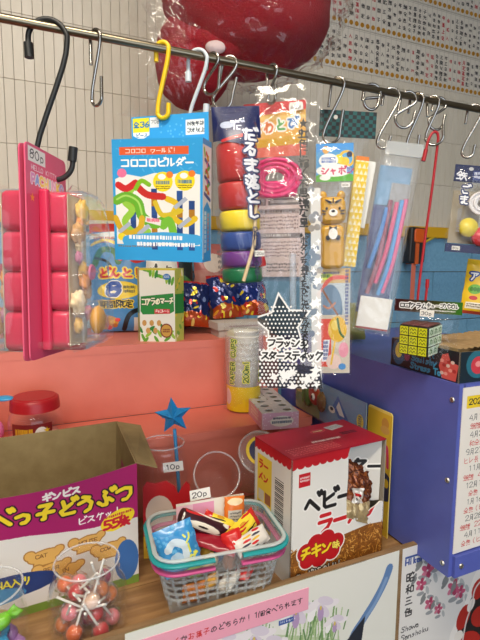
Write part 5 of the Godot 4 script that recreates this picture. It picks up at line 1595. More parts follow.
# ------------------------------------------------------------------ cartons on the counter
func make_biscuit_carton():
	var p := pic(200, 126, 3, c8(226, 222, 216))
	var mag := c8(166, 20, 100)
	p.rect(0, 0, 200, 36, mag)
	p.poly(PackedVector2Array([Vector2(0, 35), Vector2(200, 35), Vector2(200, 56), Vector2(150, 52), Vector2(100, 43), Vector2(0, 38)]), mag)
	p.text("ギンビス", 112, 4, 8.5, c8(240, 238, 232), 0.24, false, 1.0)
	p.poly(PackedVector2Array([Vector2(40, 8), Vector2(58, 8), Vector2(54, 14), Vector2(58, 20), Vector2(40, 20)]), c8(230, 190, 40))
	p.text("たべっ子どうぶつ", 52, 11, 18.5, c8(242, 214, 40), 0.21, false, 0.97, c8(40, 10, 30), 1.4, 0.05)
	p.text("ビスケット", 142, 38, 8.5, c8(244, 240, 236), 0.15, false, 1.0)
	# biscuits
	var tan := c8(226, 178, 96)
	var brown := c8(176, 124, 58)
	for q in [[112.0, 68.0, "CAT"], [150.0, 66.0, "MOUSE"], [170.0, 80.0, "COW"], [130.0, 90.0, "HEN"], [118.0, 84.0, "BEAR"]]:
		for pass_ in 2:
			var g: float = 1.2 if pass_ == 0 else 0.0
			var c: Color = brown if pass_ == 0 else tan
			p.ell(q[0], q[1], 14 + g, 6 + g, c, 20, -0.12)
			p.ell(q[0] - 12, q[1] - 3, 4.6 + g, 4.6 + g, c, 14)
			p.ell(q[0] + 13, q[1] - 4, 4 + g, 3.4 + g, c, 14)
			p.poly(PackedVector2Array([Vector2(q[0] - 8 - g, q[1]), Vector2(q[0] + 8 + g, q[1]), Vector2(q[0] + 10 + g, q[1] + 9 + g), Vector2(q[0] - 9 - g, q[1] + 9 + g)]), c)
		p.text(q[2], q[0] - 8, q[1] - 3, 5, c8(130, 84, 40), 0.14, false, 0.9)
	p.ell(180, 52, 17, 10, c8(244, 216, 40), 24, -0.2)
	p.fine(166, 45, 28, 3.4, 1, c8(190, 50, 60), 0.7)
	p.text("55袋", 165, 49, 11.5, c8(200, 30, 50), 0.22, false, 0.92)
	p.ell(84, 92, 40, 12, c8(36, 60, 120))
	p.text("DHA入り", 62, 84, 9.5, c8(238, 220, 60), 0.16, false, 0.95)
	p.ell(62, 100, 34, 9, c8(70, 140, 190))
	p.ell(44, 120, 40, 12, c8(206, 186, 120))
	p.rect(0, 117, 200, 9, c8(120, 150, 60))
	p.ell(188, 98, 12, 22, c8(60, 110, 176))
	var fm := printed(p, 0.4)
	var inside := grained(c8(138, 118, 78), c8(156, 136, 94), 0.85, 0.02, Vector3(5, 5, 5))
	var edge := inside
	var o := thing("animal_biscuit_carton", "large open magenta printed biscuit carton at the counter's end", "carton", Vector3(0.146, T, -0.7165), Vector3(0, 3, 0))
	var w := 0.315
	var d := 0.185
	var h := 0.199
	var hb := 0.208
	# front panel bows a little: three strips as one sheet
	var st := new_st()
	st.set_smooth_group(1)
	var n := 12
	var back := new_st()
	back.set_smooth_group(1)
	for i in n:
		var f := func(k: int, top: bool, off: float) -> Vector3:
			var u := float(k) / n
			return Vector3(-w + u * w, (h - 0.012 * sin(u * PI)) if top else 0.0, (0.008 * sin(u * PI) if top else 0.0) - off)
		quad(st, f.call(i, true, 0.0), f.call(i + 1, true, 0.0), f.call(i + 1, false, 0.0), f.call(i, false, 0.0), Rect2(float(i) / n, 0, 1.0 / n, 1))
		quad(back, f.call(i + 1, true, 0.002), f.call(i, true, 0.002), f.call(i, false, 0.002), f.call(i + 1, false, 0.002))
		quad(back, f.call(i, true, 0.002), f.call(i + 1, true, 0.002), f.call(i + 1, true, 0.0), f.call(i, true, 0.0))
	st.generate_normals()
	var mesh := st.commit()
	mesh.surface_set_material(0, fm)
	back.generate_normals()
	mesh = back.commit(mesh)
	mesh.surface_set_material(1, edge)
	put(o, "front_panel", mesh)
	var magm := mat(c8(150, 24, 92), 0.45)
	panel(o, "side_panel", magm, inside, [Vector3(0, h, 0), Vector3(0.012, hb, -d), Vector3(0.004, 0, -d), Vector3(0, 0, 0)], 0.002)
	panel(o, "side_panel", magm, inside, [Vector3(-w, hb, -d), Vector3(-w, h, 0), Vector3(-w, 0, 0), Vector3(-w, 0, -d)], 0.002)
	panel(o, "back_panel", magm, inside, [Vector3(0.0125, hb, -d - 0.0005), Vector3(-w, hb, -d - 0.0005), Vector3(-w, 0, -d - 0.0005), Vector3(0.0045, 0, -d - 0.0005)], 0.002)
	panel(o, "bottom_panel", inside, inside, [Vector3(-w, 0.003, -d), Vector3(0.0, 0.003, -d), Vector3(0.0, 0.003, -0.002), Vector3(-w, 0.003, -0.002)], 0.002)
	# side flap folded outwards, drooping
	panel(o, "flap", inside, inside, [Vector3(0.012, hb, -d + 0.002), Vector3(0.052, hb - 0.008, -d + 0.018), Vector3(0.035, h - 0.03 + 0.014, -0.006), Vector3(0.001, h, -0.003)], 0.002)

func make_noodle_carton():
	var w := 0.196
	var h := 0.211
	var d := 0.113
	var o := thing("noodle_snack_carton", "white and red noodle snack carton with a torn opening", "carton", Vector3(0.360, T, -0.606), Vector3(0, 4.2, 0))
	var rng := RandomNumberGenerator.new()
	rng.seed = 77
	var p := pic(196, 211, 2.6, c8(232, 229, 222))
	var red := c8(190, 22, 34)
	p.rect(0, 0, 196, 12, red)
	for k in 14:
		p.ell(k * 14.5 + 3, 12, 7.6, 6, red)
	# noodles
	p.poly(PackedVector2Array([Vector2(0, 152), Vector2(60, 148), Vector2(110, 150), Vector2(160, 146), Vector2(196, 150), Vector2(196, 211), Vector2(0, 211)]), c8(140, 84, 30))
	for k in 520:
		var q := Vector2(rng.randf_range(0, 196), rng.randf_range(150, 211))
		var a := rng.randf() * TAU
		p.line(q, q + Vector2(cos(a), sin(a)) * rng.randf_range(4, 9), 1.5, [c8(196, 132, 52), c8(116, 66, 22), c8(222, 164, 80), c8(164, 100, 36)][k % 4])
	p.rect(14, 26, 22, 22, c8(196, 24, 36))
	p.fine(16, 31, 18, 10, 2, c8(240, 230, 226), 0.6)
	p.text("ベビースター", 24, 62, 36, c8(30, 28, 28), 0.18, false, 0.92, c8(240, 238, 232), 3)
	p.text("ラーメン", 52, 102, 34, c8(206, 30, 38), 0.2, false, 0.92, c8(244, 240, 236), 3)
	# cloud badge
	for q in [[30, 160, 16], [50, 150, 17], [72, 148, 17], [92, 158, 16], [84, 172, 16], [58, 176, 17], [34, 174, 15]]:
		p.ell(q[0], q[1], q[2] + 2.5, q[2] + 1.5, c8(240, 236, 230))
	for q in [[30, 160, 16], [50, 150, 17], [72, 148, 17], [92, 158, 16], [84, 172, 16], [58, 176, 17], [34, 174, 15], [60, 162, 24]]:
		p.ell(q[0], q[1], q[2], q[2] - 1, c8(190, 20, 30))
	p.text("チキン", 20, 151, 22, c8(246, 214, 40), 0.2, false, 0.95, c8(120, 10, 16), 1.0)
	p.text("味", 84, 155, 16, c8(246, 226, 90), 0.16, false, 1, c8(120, 10, 16), 0.8)
	p.text("たっぷりたのしい!", 12, 192, 12, c8(240, 240, 236), 0.15, false, 0.86, c8(20, 18, 18), 1.6)
	var fm := printed(p, 0.42)
	var inner := mat(c8(150, 142, 128), 0.8)
	# front panel with an opening torn at the upper far side
	var outline := PackedVector2Array([Vector2(0, 0), Vector2(w, 0), Vector2(w, 0.098), Vector2(0.188, 0.1), Vector2(0.176, 0.094), Vector2(0.15, 0.086), Vector2(0.126, 0.083), Vector2(0.113, 0.088), Vector2(0.111, 0.12), Vector2(0.113, 0.16), Vector2(0.112, 0.2), Vector2(0.116, h), Vector2(0, h)])
	var st := new_st()
	add_prism(st, outline, 0.002, Rect2(0, 0, w, h), Vector2(0.05, 0.5))
	put(o, "front_panel", done(st), fm, Vector3(0, 0, -0.001))
	p = pic(113, 211, 2.4, c8(222, 220, 214))
	p.rect(0, 0, 113, 12, red)
	for k in 9:
		p.ell(k * 13, 12, 7, 6, red)
	p.rect(10, 24, 46, 130, c8(232, 200, 60))
	for k in 6:
		p.rect(14 + (k % 2) * 21, 86 + (k / 2) * 22, 18, 19, [c8(206, 196, 180), c8(150, 90, 50), c8(60, 70, 100)][k % 3])
	p.text("ラー", 14, 32, 16, c8(206, 50, 40), 0.2)
	p.text("メン", 14, 54, 16, c8(206, 50, 40), 0.2)
	for k in 26:
		p.rect(66, 46 + k * 3.4, 26, 2.2 if k % 3 else 1.2, c8(20, 20, 22))
	var sm := printed(p, 0.45)
	panel(o, "side_panel", sm, inner, [Vector3(0, h, -d), Vector3(0, h, 0), Vector3(0, 0, 0), Vector3(0, 0, -d)], 0.002)
	panel(o, "side_panel", sm, inner, [Vector3(w, h, 0), Vector3(w, h, -d), Vector3(w, 0, -d), Vector3(w, 0, 0)], 0.002)
	panel(o, "back_panel", white_card, inner, [Vector3(w, h, -d), Vector3(0, h, -d), Vector3(0, 0, -d), Vector3(w, 0, -d)], 0.002)
	# red top
	p = pic(196, 113, 2.2, c8(164, 20, 40))
	p.fine(10, 78, 96, 3, 1, c8(214, 120, 120), 0.8)
	p.fine(10, 84, 96, 22, 4, c8(206, 96, 100), 0.5)
	p.fine(70, 66, 60, 8, 1, c8(236, 226, 222), 0.8)
	p.poly(PackedVector2Array([Vector2(132, 20), Vector2(166, 14), Vector2(172, 30), Vector2(138, 38)]), c8(186, 190, 190))
	p.fine(137, 20, 30, 12, 3, c8(110, 116, 116), 0.5)
	p.ell(112, 30, 17, 8, c8(206, 70, 80), 18, -0.1)
	p.ell(112, 30, 14, 6, c8(164, 20, 40), 18, -0.1)
	p.fine(102, 27, 20, 6, 1, c8(226, 206, 160), 0.8)
	p.fine(142, 52, 34, 12, 2, c8(40, 16, 24), 0.8)
	put(o, "top_panel", box(w, 0.002, d, Vector3(w / 2, h, -d / 2), {"front": Rect2(0.01, 0.9, 0.01, 0.01), "back": Rect2(0.01, 0.9, 0.01, 0.01), "left": Rect2(0.01, 0.9, 0.01, 0.01), "right": Rect2(0.01, 0.9, 0.01, 0.01)}), printed(p, 0.4))
	# the torn piece pushed inside, still printed
	p = pic(84, 110, 2.4, c8(214, 212, 206))
	p.text("ター", 30, 30, 32, c8(30, 28, 28), 0.18, false, 0.92, c8(240, 238, 232), 3)
	panel(o, "torn_flap", printed(p, 0.5), inner, [Vector3(0.118, h - 0.006, -0.045), Vector3(w - 0.004, h - 0.004, -0.006), Vector3(w - 0.004, 0.098, -0.008), Vector3(0.118, 0.09, -0.05)], 0.0015)
	# packets showing in the opening
	p = pic(70, 90, 2.4, c8(120, 64, 34))
	for k in 60:
		p.line(Vector2(rng.randf() * 70, rng.randf() * 56), Vector2(rng.randf() * 70, rng.randf() * 56), 1.6, [c8(150, 84, 40), c8(70, 32, 20), c8(96, 46, 26)][k % 3])
	p.poly(PackedVector2Array([Vector2(0, 60), Vector2(30, 66), Vector2(70, 54), Vector2(70, 90), Vector2(0, 90)]), c8(190, 168, 124))
	p.poly(PackedVector2Array([Vector2(18, 44), Vector2(40, 40), Vector2(46, 62), Vector2(22, 66)]), c8(226, 218, 206))
	p.rect(22, 50, 18, 4, c8(190, 30, 36))
	p.text("ベ", 26, 54, 10, c8(30, 26, 26), 0.18)
	var bag := printed(p, 0.22)
	bag.metallic = 0.4
	var t := thing("noodle_packet", "small brown and gold snack packet poking out of the torn carton", "snack packet", Vector3(0.360 + 0.146, T + 0.122, -0.633), Vector3(-18, 6, -24))
	put(t, "packet", pillow(0.064, 0.098, 0.014, 66, 0.009, 18, 22, 0.06), bag)

# ------------------------------------------------------------------ jars and lollipops
func jar(label: String, at: Vector3, r: float, h: float, mouth: float, group := "clear sweets jars on the counter") -> Node3D:
	var o := thing("sweets_jar", label, "jar", at, Vector3.ZERO, group)
	put(o, "jar_wall", lathe([Vector2(mouth, h), Vector2(mouth, h - 0.006), Vector2(mouth - 0.001, h - 0.009), Vector2(mouth + 0.001, h - 0.012), Vector2(mouth, h - 0.015), Vector2(r * 0.95, h - 0.032), Vector2(r, h - 0.045), Vector2(r, 0.008), Vector2(r - 0.006, 0.001)], 40, false, true), jar_plastic)
	var pts := []
	for i in 41:
		pts.append(Vector3(cos(i * TAU / 40) * mouth, h, sin(i * TAU / 40) * mouth))
	put(o, "rim", tube(pts, 0.0016, 8), clear_film(0.3, 0.08, Color(0.9, 0.92, 0.93)))
	return o

func make_jars():
	var c := Vector3(0.0615, T, -0.6545)
	jar("open clear jar full of lollipops before the magenta carton", c, 0.0535, 0.096, 0.0435)
	var rng := RandomNumberGenerator.new()
	rng.seed = 19
	var wraps := [c8(226, 104, 34), c8(196, 26, 34), c8(226, 130, 140), c8(206, 116, 50), c8(150, 36, 84), c8(230, 196, 170)]
	var words := ["orange", "red", "pale pink", "amber", "plum", "cream"]
	var stick := tube([Vector3(0, 0.006, 0), Vector3(0, 0.058, 0)], 0.0017, 8)
	var ball := lump(Vector3(0.0105, 0.0115, 0.0105), 0.06, 1.4, 5, 16, 12)
	var twist := lathe([Vector2(0.0065, 0.004), Vector2(0.003, 0.0), Vector2(0.006, -0.005)], 12, false, false)
	var mats := []
	for w in wraps:
		mats.append(mat(w, 0.3))
	var sm := mat(c8(232, 230, 224), 0.6)
	var cello := clear_film(0.07, 0.07, Color(0.95, 0.9, 0.9))
	cello.metallic_specular = 0.7
	var shell := lump(Vector3(0.0132, 0.0145, 0.0132), 0.35, 2.6, 15, 18, 12)
	# position (x, y, z from the jar's axis), then the way the stick points
	var sp := [[-0.022, 0.014, 0.028, -40, 80], [0.012, 0.012, 0.034, 80, 10], [0.03, 0.013, 0.016, 60, -50], [-0.034, 0.014, 0.004, 20, 40], [0.0, 0.014, 0.004, 10, 10], [0.022, 0.015, -0.022, -20, -20], [-0.016, 0.035, -0.03, 0, 30],
		[0.006, 0.034, 0.026, 55, -60], [-0.026, 0.036, 0.014, 30, 55], [0.03, 0.035, -0.004, -10, -40], [-0.004, 0.035, -0.02, -14, 4], [0.012, 0.036, 0.002, 10, -12], [-0.029, 0.057, -0.018, -4, 30],
		[-0.016, 0.057, 0.006, -8, -16], [-0.01, 0.056, -0.016, -16, -22], [0.016, 0.056, 0.012, 20, -24], [0.024, 0.057, -0.014, -10, -20], [0.002, 0.056, 0.03, 70, -78]]
	for k in sp.size():
		var q: Array = sp[k]
		var p := Vector3(q[0], q[1], q[2])
		var dir := Vector3.UP
		var best := -1e9
		for turn in 60:
			var d := Vector3(rng.randf_range(-1, 1), rng.randf_range(-0.15, 1.0), rng.randf_range(-1, 1)).normalized()
			var tip := p + d * 0.058
			var reach := Vector2(tip.x, tip.z).length()
			if reach < (0.05 if tip.y < 0.07 else 0.04) and tip.y > 0.006 and tip.z * 8 + d.y * 0.2 > best:
				best = tip.z * 8 + d.y * 0.2
				dir = d
		var o := thing("lollipop", "%s wrapped lollipop with white stick, %s the open jar" % [words[k % 6], ["at the bottom of", "halfway up in", "on top in"][k / 6]], "lollipop", c + p, Vector3.ZERO, "lollipops in the open jar")
		o.basis = Basis(Quaternion(Vector3.UP, dir))
		put(o, "wrapper", shell, cello)
		put(o, "candy", ball, mats[k % 6])
		put(o, "wrapper_twist", twist, cello, Vector3(0, 0.014, 0))
		put(o, "stick", stick, sm)
	# second jar with wrapped candies
	c = Vector3(-0.064, T, -0.649)
	jar("open clear jar of bright wrapped candies cut by the frame edge", c, 0.049, 0.094, 0.044)
	var cc := [["green", c8(120, 196, 50)], ["red", c8(196, 30, 50)], ["blue", c8(50, 150, 206)], ["purple", c8(150, 110, 170)], ["teal", c8(60, 170, 180)], ["white", c8(226, 226, 222)]]
	var spots := [[0.016, 0.048, 0.008], [-0.012, 0.046, 0.01], [0.016, 0.02, 0.018], [0.024, 0.018, -0.008], [-0.012, 0.018, 0.018], [-0.004, 0.018, -0.018]]
	for k in 6:
		var o := thing("wrapped_candy", "%s twist wrapped candy in the jar at the frame edge" % cc[k][0], "candy", c + Vector3(spots[k][0], spots[k][1], spots[k][2]), Vector3(20 * k, 50 * k, 30), "twist wrapped candies")
		var m := mat(cc[k][1], 0.25)
		put(o, "candy", lump(Vector3(0.014, 0.01, 0.01), 0.1, 1.6, k, 16, 10), m)
		for s in [-1, 1]:
			put(o, "wrapper_twist", pillow(0.014, 0.016, 0.004, 7 + k, 0.003, 6, 6, 0.02), m, Vector3(s * 0.019, 0.0, 0), Vector3(0, 0, s * 12))
	# tall jar with star wand
	c = Vector3(0.222, T, -0.845)
	var tall := jar("tall clear jar holding the blue star wand", c, 0.045, 0.175, 0.039, "tall clear jars")
	price_tag(tall, "10p", Vector3(0.006, 0.145, 0.0455), 0.036, Vector3(0, -20, 6))
	var o := thing("star_wand", "bright blue toy wand topped with a faceted star", "wand", Vector3(0.243, T, -0.84), Vector3(0, -20, 0))
	var blue := mat(c8(34, 142, 208), 0.4)
	put(o, "stick", tube([Vector3(0.012, 0.006, 0), Vector3(0.0, 0.2, 0)], 0.0035, 10), mat(c8(70, 150, 206), 0.35))
	var st := new_st()
	st.set_smooth_group(-1)
	for s in [1.0, -1.0]:
		var mid := Vector3(0, 0, 0.017 * s)
		for i in 10:
			var v := []
			for k in [i, i + 1]:
				var a: float = -k * PI / 5 + PI / 2 + 0.12
				var r: float = 0.036 if k % 2 == 0 else 0.0165
				v.append(Vector3(cos(a) * r, sin(a) * r, 0))
			if s > 0:
				tri(st, mid, v[0], v[1])
			else:
				tri(st, mid, v[1], v[0])
	put(o, "star_head", done(st), blue, Vector3(-0.002, 0.226, 0.0))
	var dot := lump(Vector3(0.0012, 0.0012, 0.0012), 0.0, 1.0, 1, 8, 6)
	for k in 10:
		var a := k * TAU / 10 + 0.1
		var r := 0.012 + (k % 2) * 0.008
		put(o, "raised_dot", dot, blue, Vector3(-0.002 + cos(a) * r, 0.226 + sin(a) * r, 0.017 * (1 - r / 0.03)))
	# clear tubs lying tilted with their mouths towards the room
	for k in 2:
		o = thing("clear_tub", ["empty clear round tub without a lid behind the basket", "clear round tub with a yellow ringed label on its lid"][k], "tub", [Vector3(0.313, T + 0.094, -0.818), Vector3(0.402, T + 0.118, -0.815)][k], Vector3([52.0, 46.0][k], -12, 0), "clear round tubs")
		put(o, "tub_wall", lathe([Vector2(0.042, 0.05), Vector2(0.043, 0.046), Vector2(0.041, 0.042), Vector2(0.043, 0.03), Vector2(0.04, -0.066), Vector2(0.037, -0.07)], 36, false, true), clear_film(0.06, 0.06))
		var pts := []
		for i in 37:
			pts.append(Vector3(cos(i * TAU / 36) * 0.042, 0.05, sin(i * TAU / 36) * 0.042))
		put(o, "rim", tube(pts, 0.0018, 8), clear_film(0.25, 0.1))
		if k == 1:
			put(o, "lid", lathe([Vector2(0.038, 0.056), Vector2(0.043, 0.055), Vector2(0.0438, 0.046)], 36, true, false), clear_film(0.12, 0.08))
			var p := pic(60, 60, 3, c8(232, 200, 40))
			p.ell(30, 30, 24, 24, c8(36, 42, 92))
			p.text("ガム", 22, 12, 15, c8(226, 70, 120), 0.18)
			p.ell(24, 38, 9, 8, c8(90, 110, 60))
			p.fine(34, 32, 14, 14, 2, c8(232, 214, 90), 0.7)
			var disc := PackedVector2Array()
			for i in 28:
				disc.append(Vector2(0.03, 0).rotated(i * TAU / 28))
			put(o, "lid_label", prism(disc, 0.001), printed(p, 0.4), Vector3(0, 0.057, 0), Vector3(-90, 0, 0))
	# red pack standing behind the basket
	var p := pic(80, 110, 2.4, c8(186, 26, 34))
	p.ell(28, 46, 24, 26, c8(214, 196, 184))
	p.rect(0, 78, 80, 32, c8(222, 178, 52))
	p.text("チョコ", 4, 84, 18, c8(150, 30, 30), 0.18)
	var rp := PackedVector2Array([Vector2(-0.04, 0), Vector2(0.04, 0), Vector2(0.04, 0.128), Vector2(0.034, 0.134), Vector2(0.026, 0.124), Vector2(0.02, 0.112), Vector2(0.014, 0.126), Vector2(0.0, 0.136), Vector2(-0.02, 0.132), Vector2(-0.034, 0.136), Vector2(-0.04, 0.126)])
	o = thing("red_sweets_pack", "red die cut sweets pack standing between carton and basket", "sweets pack", Vector3(0.205, T, -0.762), Vector3(-3, -18, 0))
	put(o, "pack", prism(rp, 0.004), printed(p, 0.4))

# ------------------------------------------------------------------ candy basket
func basket_ring(w: float, d: float, r: float, y: float, seg := 7) -> PackedVector3Array:
	var q := PackedVector3Array()
	for v in round_rect(w, d, r, seg):
		q.append(Vector3(v.x, y, v.y))
	return q

func make_basket():
	var at := Vector3(0.2505, T, -0.650)
	var o := thing("candy_basket", "clear plastic lattice basket with teal and pink handles, full of sweets", "basket", at, Vector3(0, -7, 0))
	var H := 0.104
	var size := func(y: float) -> Array: return [lerpf(0.15, 0.19, y / H), lerpf(0.088, 0.132, y / H), lerpf(0.018, 0.026, y / H)]
	var body := new_st()
	var ring := func(y: float) -> PackedVector3Array:
		var s: Array = size.call(y)
		return basket_ring(s[0], s[1], s[2], y)
	loft(body, [ring.call(0.004), ring.call(0.0)], true, true)
	loft(body, [ring.call(H), ring.call(H - 0.034)], false, false)
	loft(body, [ring.call(0.022), ring.call(0.004)], false, false)
	# horizontal and vertical bars of the lattice
	for y in [0.032, 0.043, 0.054, 0.065]:
		var pts := []
		for q in ring.call(y):
			pts.append(q)
		pts.append(pts[0])
		add_tube(body, pts, 0.0022, 6, false)
	var top: PackedVector3Array = ring.call(H - 0.032)
	var low: PackedVector3Array = ring.call(0.02)
	var walk := func(rg: PackedVector3Array, t: float) -> Vector3:
		var total := 0.0
		for i in rg.size():
			total += rg[i].distance_to(rg[(i + 1) % rg.size()])
		var left := t * total
		for i in rg.size():
			var l := rg[i].distance_to(rg[(i + 1) % rg.size()])
			if left <= l:
				return rg[i].lerp(rg[(i + 1) % rg.size()], left / l)
			left -= l
		return rg[0]
	for k in 34:
		add_tube(body, [walk.call(top, k / 34.0), walk.call(low, k / 34.0)], 0.0025, 6, false)
	put(o, "lattice_body", done(body), milky(0.3, 0.32, Color(0.8, 0.82, 0.82)))
	# rim and the two folded handles
	var band := func(y: float, grow: float, r: float, m: Material, called: String, gaps: Array):
		var s: Array = size.call(y)
		var rg := basket_ring(s[0] + grow, s[1] + grow, s[2] + grow / 2, y, 8)
		var st := new_st()
		for g in gaps:
			var pts := []
			for i in 61:
				pts.append(walk.call(rg, fposmod(lerpf(g[0], g[1], i / 60.0), 1.0)))
			add_tube(st, pts, r, 10, true, 0.55)
		put(o, called, done(st), m)
	band.call(H, 0.004, 0.0034, milky(0.45, 0.3, Color(0.86, 0.9, 0.9)), "rim", [[0.0, 1.0]])
	var teal := milky(0.88, 0.28, c8(40, 156, 160))
	var pink := milky(0.86, 0.28, c8(214, 92, 150))
	band.call(H - 0.006, 0.012, 0.0052, teal, "teal_handle", [[0.215, 1.15]])
	band.call(H - 0.0205, 0.011, 0.005, pink, "pink_handle", [[0.215, 1.15]])
	# sweets inside
	var sweets := func(called: String, label: String, category: String, pos: Vector3, turn: Vector3) -> Node3D:
		return thing(called, label, category, at + pos - Vector3(0, 0.02 if pos.y > 0.09 else 0.0, 0), turn, "sweets in the basket")
	var p := pic(60, 70, 3, c8(56, 140, 200))
	p.rng.seed = 9
	for k in 40:
		p.ell(p.rng.randf_range(0, 60), p.rng.randf_range(0, 70), 2.4, 2.4, c8(90, 170, 220), 8)
	p.curve([Vector2(14, 30), Vector2(26, 22), Vector2(40, 34), Vector2(34, 56)], 11, c8(206, 222, 232))
	p.ell(24, 46, 10, 9, c8(170, 200, 222))
	p.text("ソーダ", 38, 14, 16, c8(226, 226, 90), 0.18, true)
	var t: Node3D = sweets.call("blue_candy_bag", "blue speckled candy bag sticking up from the basket corner", "candy bag", Vector3(-0.064, 0.116, 0.018), Vector3(-14, -6, 14))
	put(t, "bag", pillow(0.058, 0.07, 0.018, 41, 0.004, 12, 14, 0.08), printed(p, 0.25))
	# round roll with patterned wrapper
	p = pic(90, 50, 3, c8(206, 190, 150))
	p.rect(0, 0, 90, 50, c8(60, 24, 34))
	for k in 12:
		p.ell(8 + (k * 17) % 78, 6 + (k * 13) % 42, 8, 6.5, [c8(236, 226, 206), c8(232, 190, 60), c8(206, 40, 44), c8(240, 236, 226)][k % 4], 12)
		p.ell(8 + (k * 17) % 78, 6 + (k * 13) % 42, 2, 2, c8(40, 20, 24), 8)
	t = sweets.call("biscuit_roll", "dark patterned cylinder sweet lying across the basket", "candy roll", Vector3(-0.012, 0.126, -0.012), Vector3(8, -14, -118))
	put(t, "wrapper", lathe([Vector2(0.011, 0.042), Vector2(0.0125, 0.038), Vector2(0.0125, -0.038), Vector2(0.011, -0.042)], 24), printed(p, 0.3))
	var red := mat(c8(190, 30, 40), 0.3)
	put(t, "end_cap", lathe([Vector2(0.0126, 0.004), Vector2(0.0126, -0.004)], 24), red, Vector3(0, 0.04, 0))
	t = sweets.call("red_candy_bar", "dark red flat bar lying under the patterned cylinder", "candy bar", Vector3(-0.01, 0.106, 0.002), Vector3(-70, -10, 60))
	put(t, "wrapper", pillow(0.03, 0.09, 0.01, 45, 0.002, 8, 16, 0.05), mat(c8(150, 26, 44), 0.25))
	p = pic(70, 40, 3, c8(236, 210, 60))
	p.rng.seed = 4
	for k in 12:
		p.ell(p.rng.randf_range(0, 70), p.rng.randf_range(4, 36), 7, 3.4, [c8(206, 150, 40), c8(60, 50, 30), c8(200, 40, 40)][k % 3], 10, k)
	p.rect(0, 0, 70, 6, c8(196, 40, 36))
	var ym := printed(p, 0.25)
	t = sweets.call("yellow_candy_bag", "yellow candy bag standing near the basket's middle", "candy bag", Vector3(0.022, 0.115, -0.008), Vector3(-30, -10, 62))
	put(t, "bag", pillow(0.026, 0.078, 0.012, 46, 0.003, 10, 14, 0.06), ym)
	t = sweets.call("yellow_candy_bag", "yellow candy bag slanting towards the noodle carton", "candy bag", Vector3(0.044, 0.113, 0.004), Vector3(-25, 14, -70))
	put(t, "bag", pillow(0.03, 0.07, 0.014, 47, 0.003, 10, 14, 0.06), ym)
	p = pic(70, 34, 3, c8(226, 222, 216))
	for k in 10:
		p.ell(6 + k * 7, 10 + (k * 11) % 20, 5, 4, [c8(206, 40, 44), c8(232, 190, 60), c8(60, 60, 80)][k % 3], 10, k)
	t = sweets.call("white_candy_bag", "white and red candy bag at the basket rim", "candy bag", Vector3(0.05, 0.106, 0.028), Vector3(-40, 6, -78))
	put(t, "bag", pillow(0.026, 0.06, 0.012, 48, 0.003, 10, 14, 0.06), printed(p, 0.3))
	t = sweets.call("red_candy_bag", "bright red candy bag between the yellow bags", "candy bag", Vector3(0.022, 0.108, 0.022), Vector3(-30, -20, 20))
	put(t, "bag", pillow(0.03, 0.032, 0.012, 49, 0.003, 10, 10, 0.08), mat(c8(206, 36, 36), 0.28))
	p = pic(40, 60, 3, c8(226, 120, 44))
	p.rect(6, 22, 28, 34, c8(200, 196, 186))
	p.fine(9, 25, 22, 28, 5, c8(90, 90, 90), 0.5)
	p.ell(20, 8, 16, 6, c8(236, 214, 170))
	t = sweets.call("orange_candy_pack", "orange pack standing at the back of the basket", "candy pack", Vector3(0.044, 0.124, -0.026), Vector3(-8, -4, -4))
	put(t, "pack", pillow(0.034, 0.056, 0.012, 50, 0.002, 10, 12, 0.06), printed(p, 0.3))
	p = pic(110, 60, 3, c8(226, 220, 206))
	p.rect(0, 4, 60, 52, c8(222, 150, 180))
	p.rect(0, 4, 26, 52, c8(232, 190, 206))
	t = sweets.call("pink_white_card", "pink and white card standing along the basket back", "card", Vector3(0.008, 0.122, -0.036), Vector3(-10, -2, -1))
	put(t, "card", box(0.115, 0.056, 0.0014), printed(p, 0.5))
	t = sweets.call("price_card", "small white 20p price card standing behind the basket sweets", "price card", Vector3(-0.006, 0.156, -0.05), Vector3(-8, -6, 4))
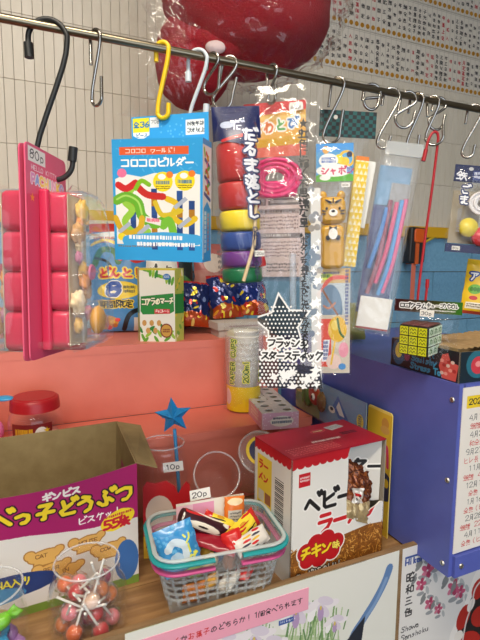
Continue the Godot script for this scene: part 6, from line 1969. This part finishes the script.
	price_tag(t, "20p", Vector3.ZERO, 0.034)
	# sweets lower down, seen through the lattice
	var low_cols := [["orange", c8(222, 130, 50)], ["amber", c8(226, 170, 70)], ["white", c8(230, 228, 222)], ["red", c8(196, 40, 44)], ["green", c8(120, 160, 60)], ["cream", c8(226, 206, 160)], ["brown", c8(140, 84, 50)], ["silver", c8(196, 198, 200)]]
	for k in 8:
		t = sweets.call("wrapped_sweet", "%s wrapped sweet low in the basket, seen through the lattice" % low_cols[k][0], "candy", Vector3(-0.042 + (k % 4) * 0.028, 0.026 + (k / 4) * 0.034, 0.024 - (k % 2) * 0.01), Vector3(30 * k, 40 * k, 25 * k))
		put(t, "wrapper", pillow(0.034, 0.028, 0.016, 60 + k, 0.004, 10, 10, 0.1), mat(low_cols[k][1], 0.3))
	for k in 4:
		t = sweets.call("wrapped_sweet", "%s wrapped sweet deep in the basket" % ["pink", "yellow", "blue", "plum"][k], "candy", Vector3(-0.036 + k * 0.026, 0.05, -0.016), Vector3(40 * k, 60 * k, 15 * k))
		put(t, "wrapper", pillow(0.036, 0.03, 0.018, 70 + k, 0.004, 10, 10, 0.1), mat([c8(220, 120, 160), c8(226, 200, 70), c8(70, 120, 190), c8(120, 60, 110)][k], 0.3))

# ------------------------------------------------------------------ build
func _ready():
	make_light()
	make_materials()
	ceiling_lamp(-0.25, 0.15, 0, "ceiling lamp with two tubes above the shopper", 5.0)
	ceiling_lamp(-0.6, 1.8, 0, "ceiling lamp with two tubes near the shop front", 5.0)
	make_room()
	make_furniture()
	make_name_lists()
	make_rod()
	make_hooks()
	make_plush()
	make_pink_packs()
	make_marble_box()
	make_ring_stack_pack()
	make_rope_pack()
	make_star_stick_bag()
	make_tiger_pack()
	make_checked_pack()
	make_long_clear_pack()
	make_cube_pack()
	make_top_pack()
	make_yellow_bag()
	make_tape_toy()
	make_upper_goods()
	make_lower_goods()
	make_cabinet_goods()
	make_biscuit_carton()
	make_noodle_carton()
	make_jars()
	make_basket()
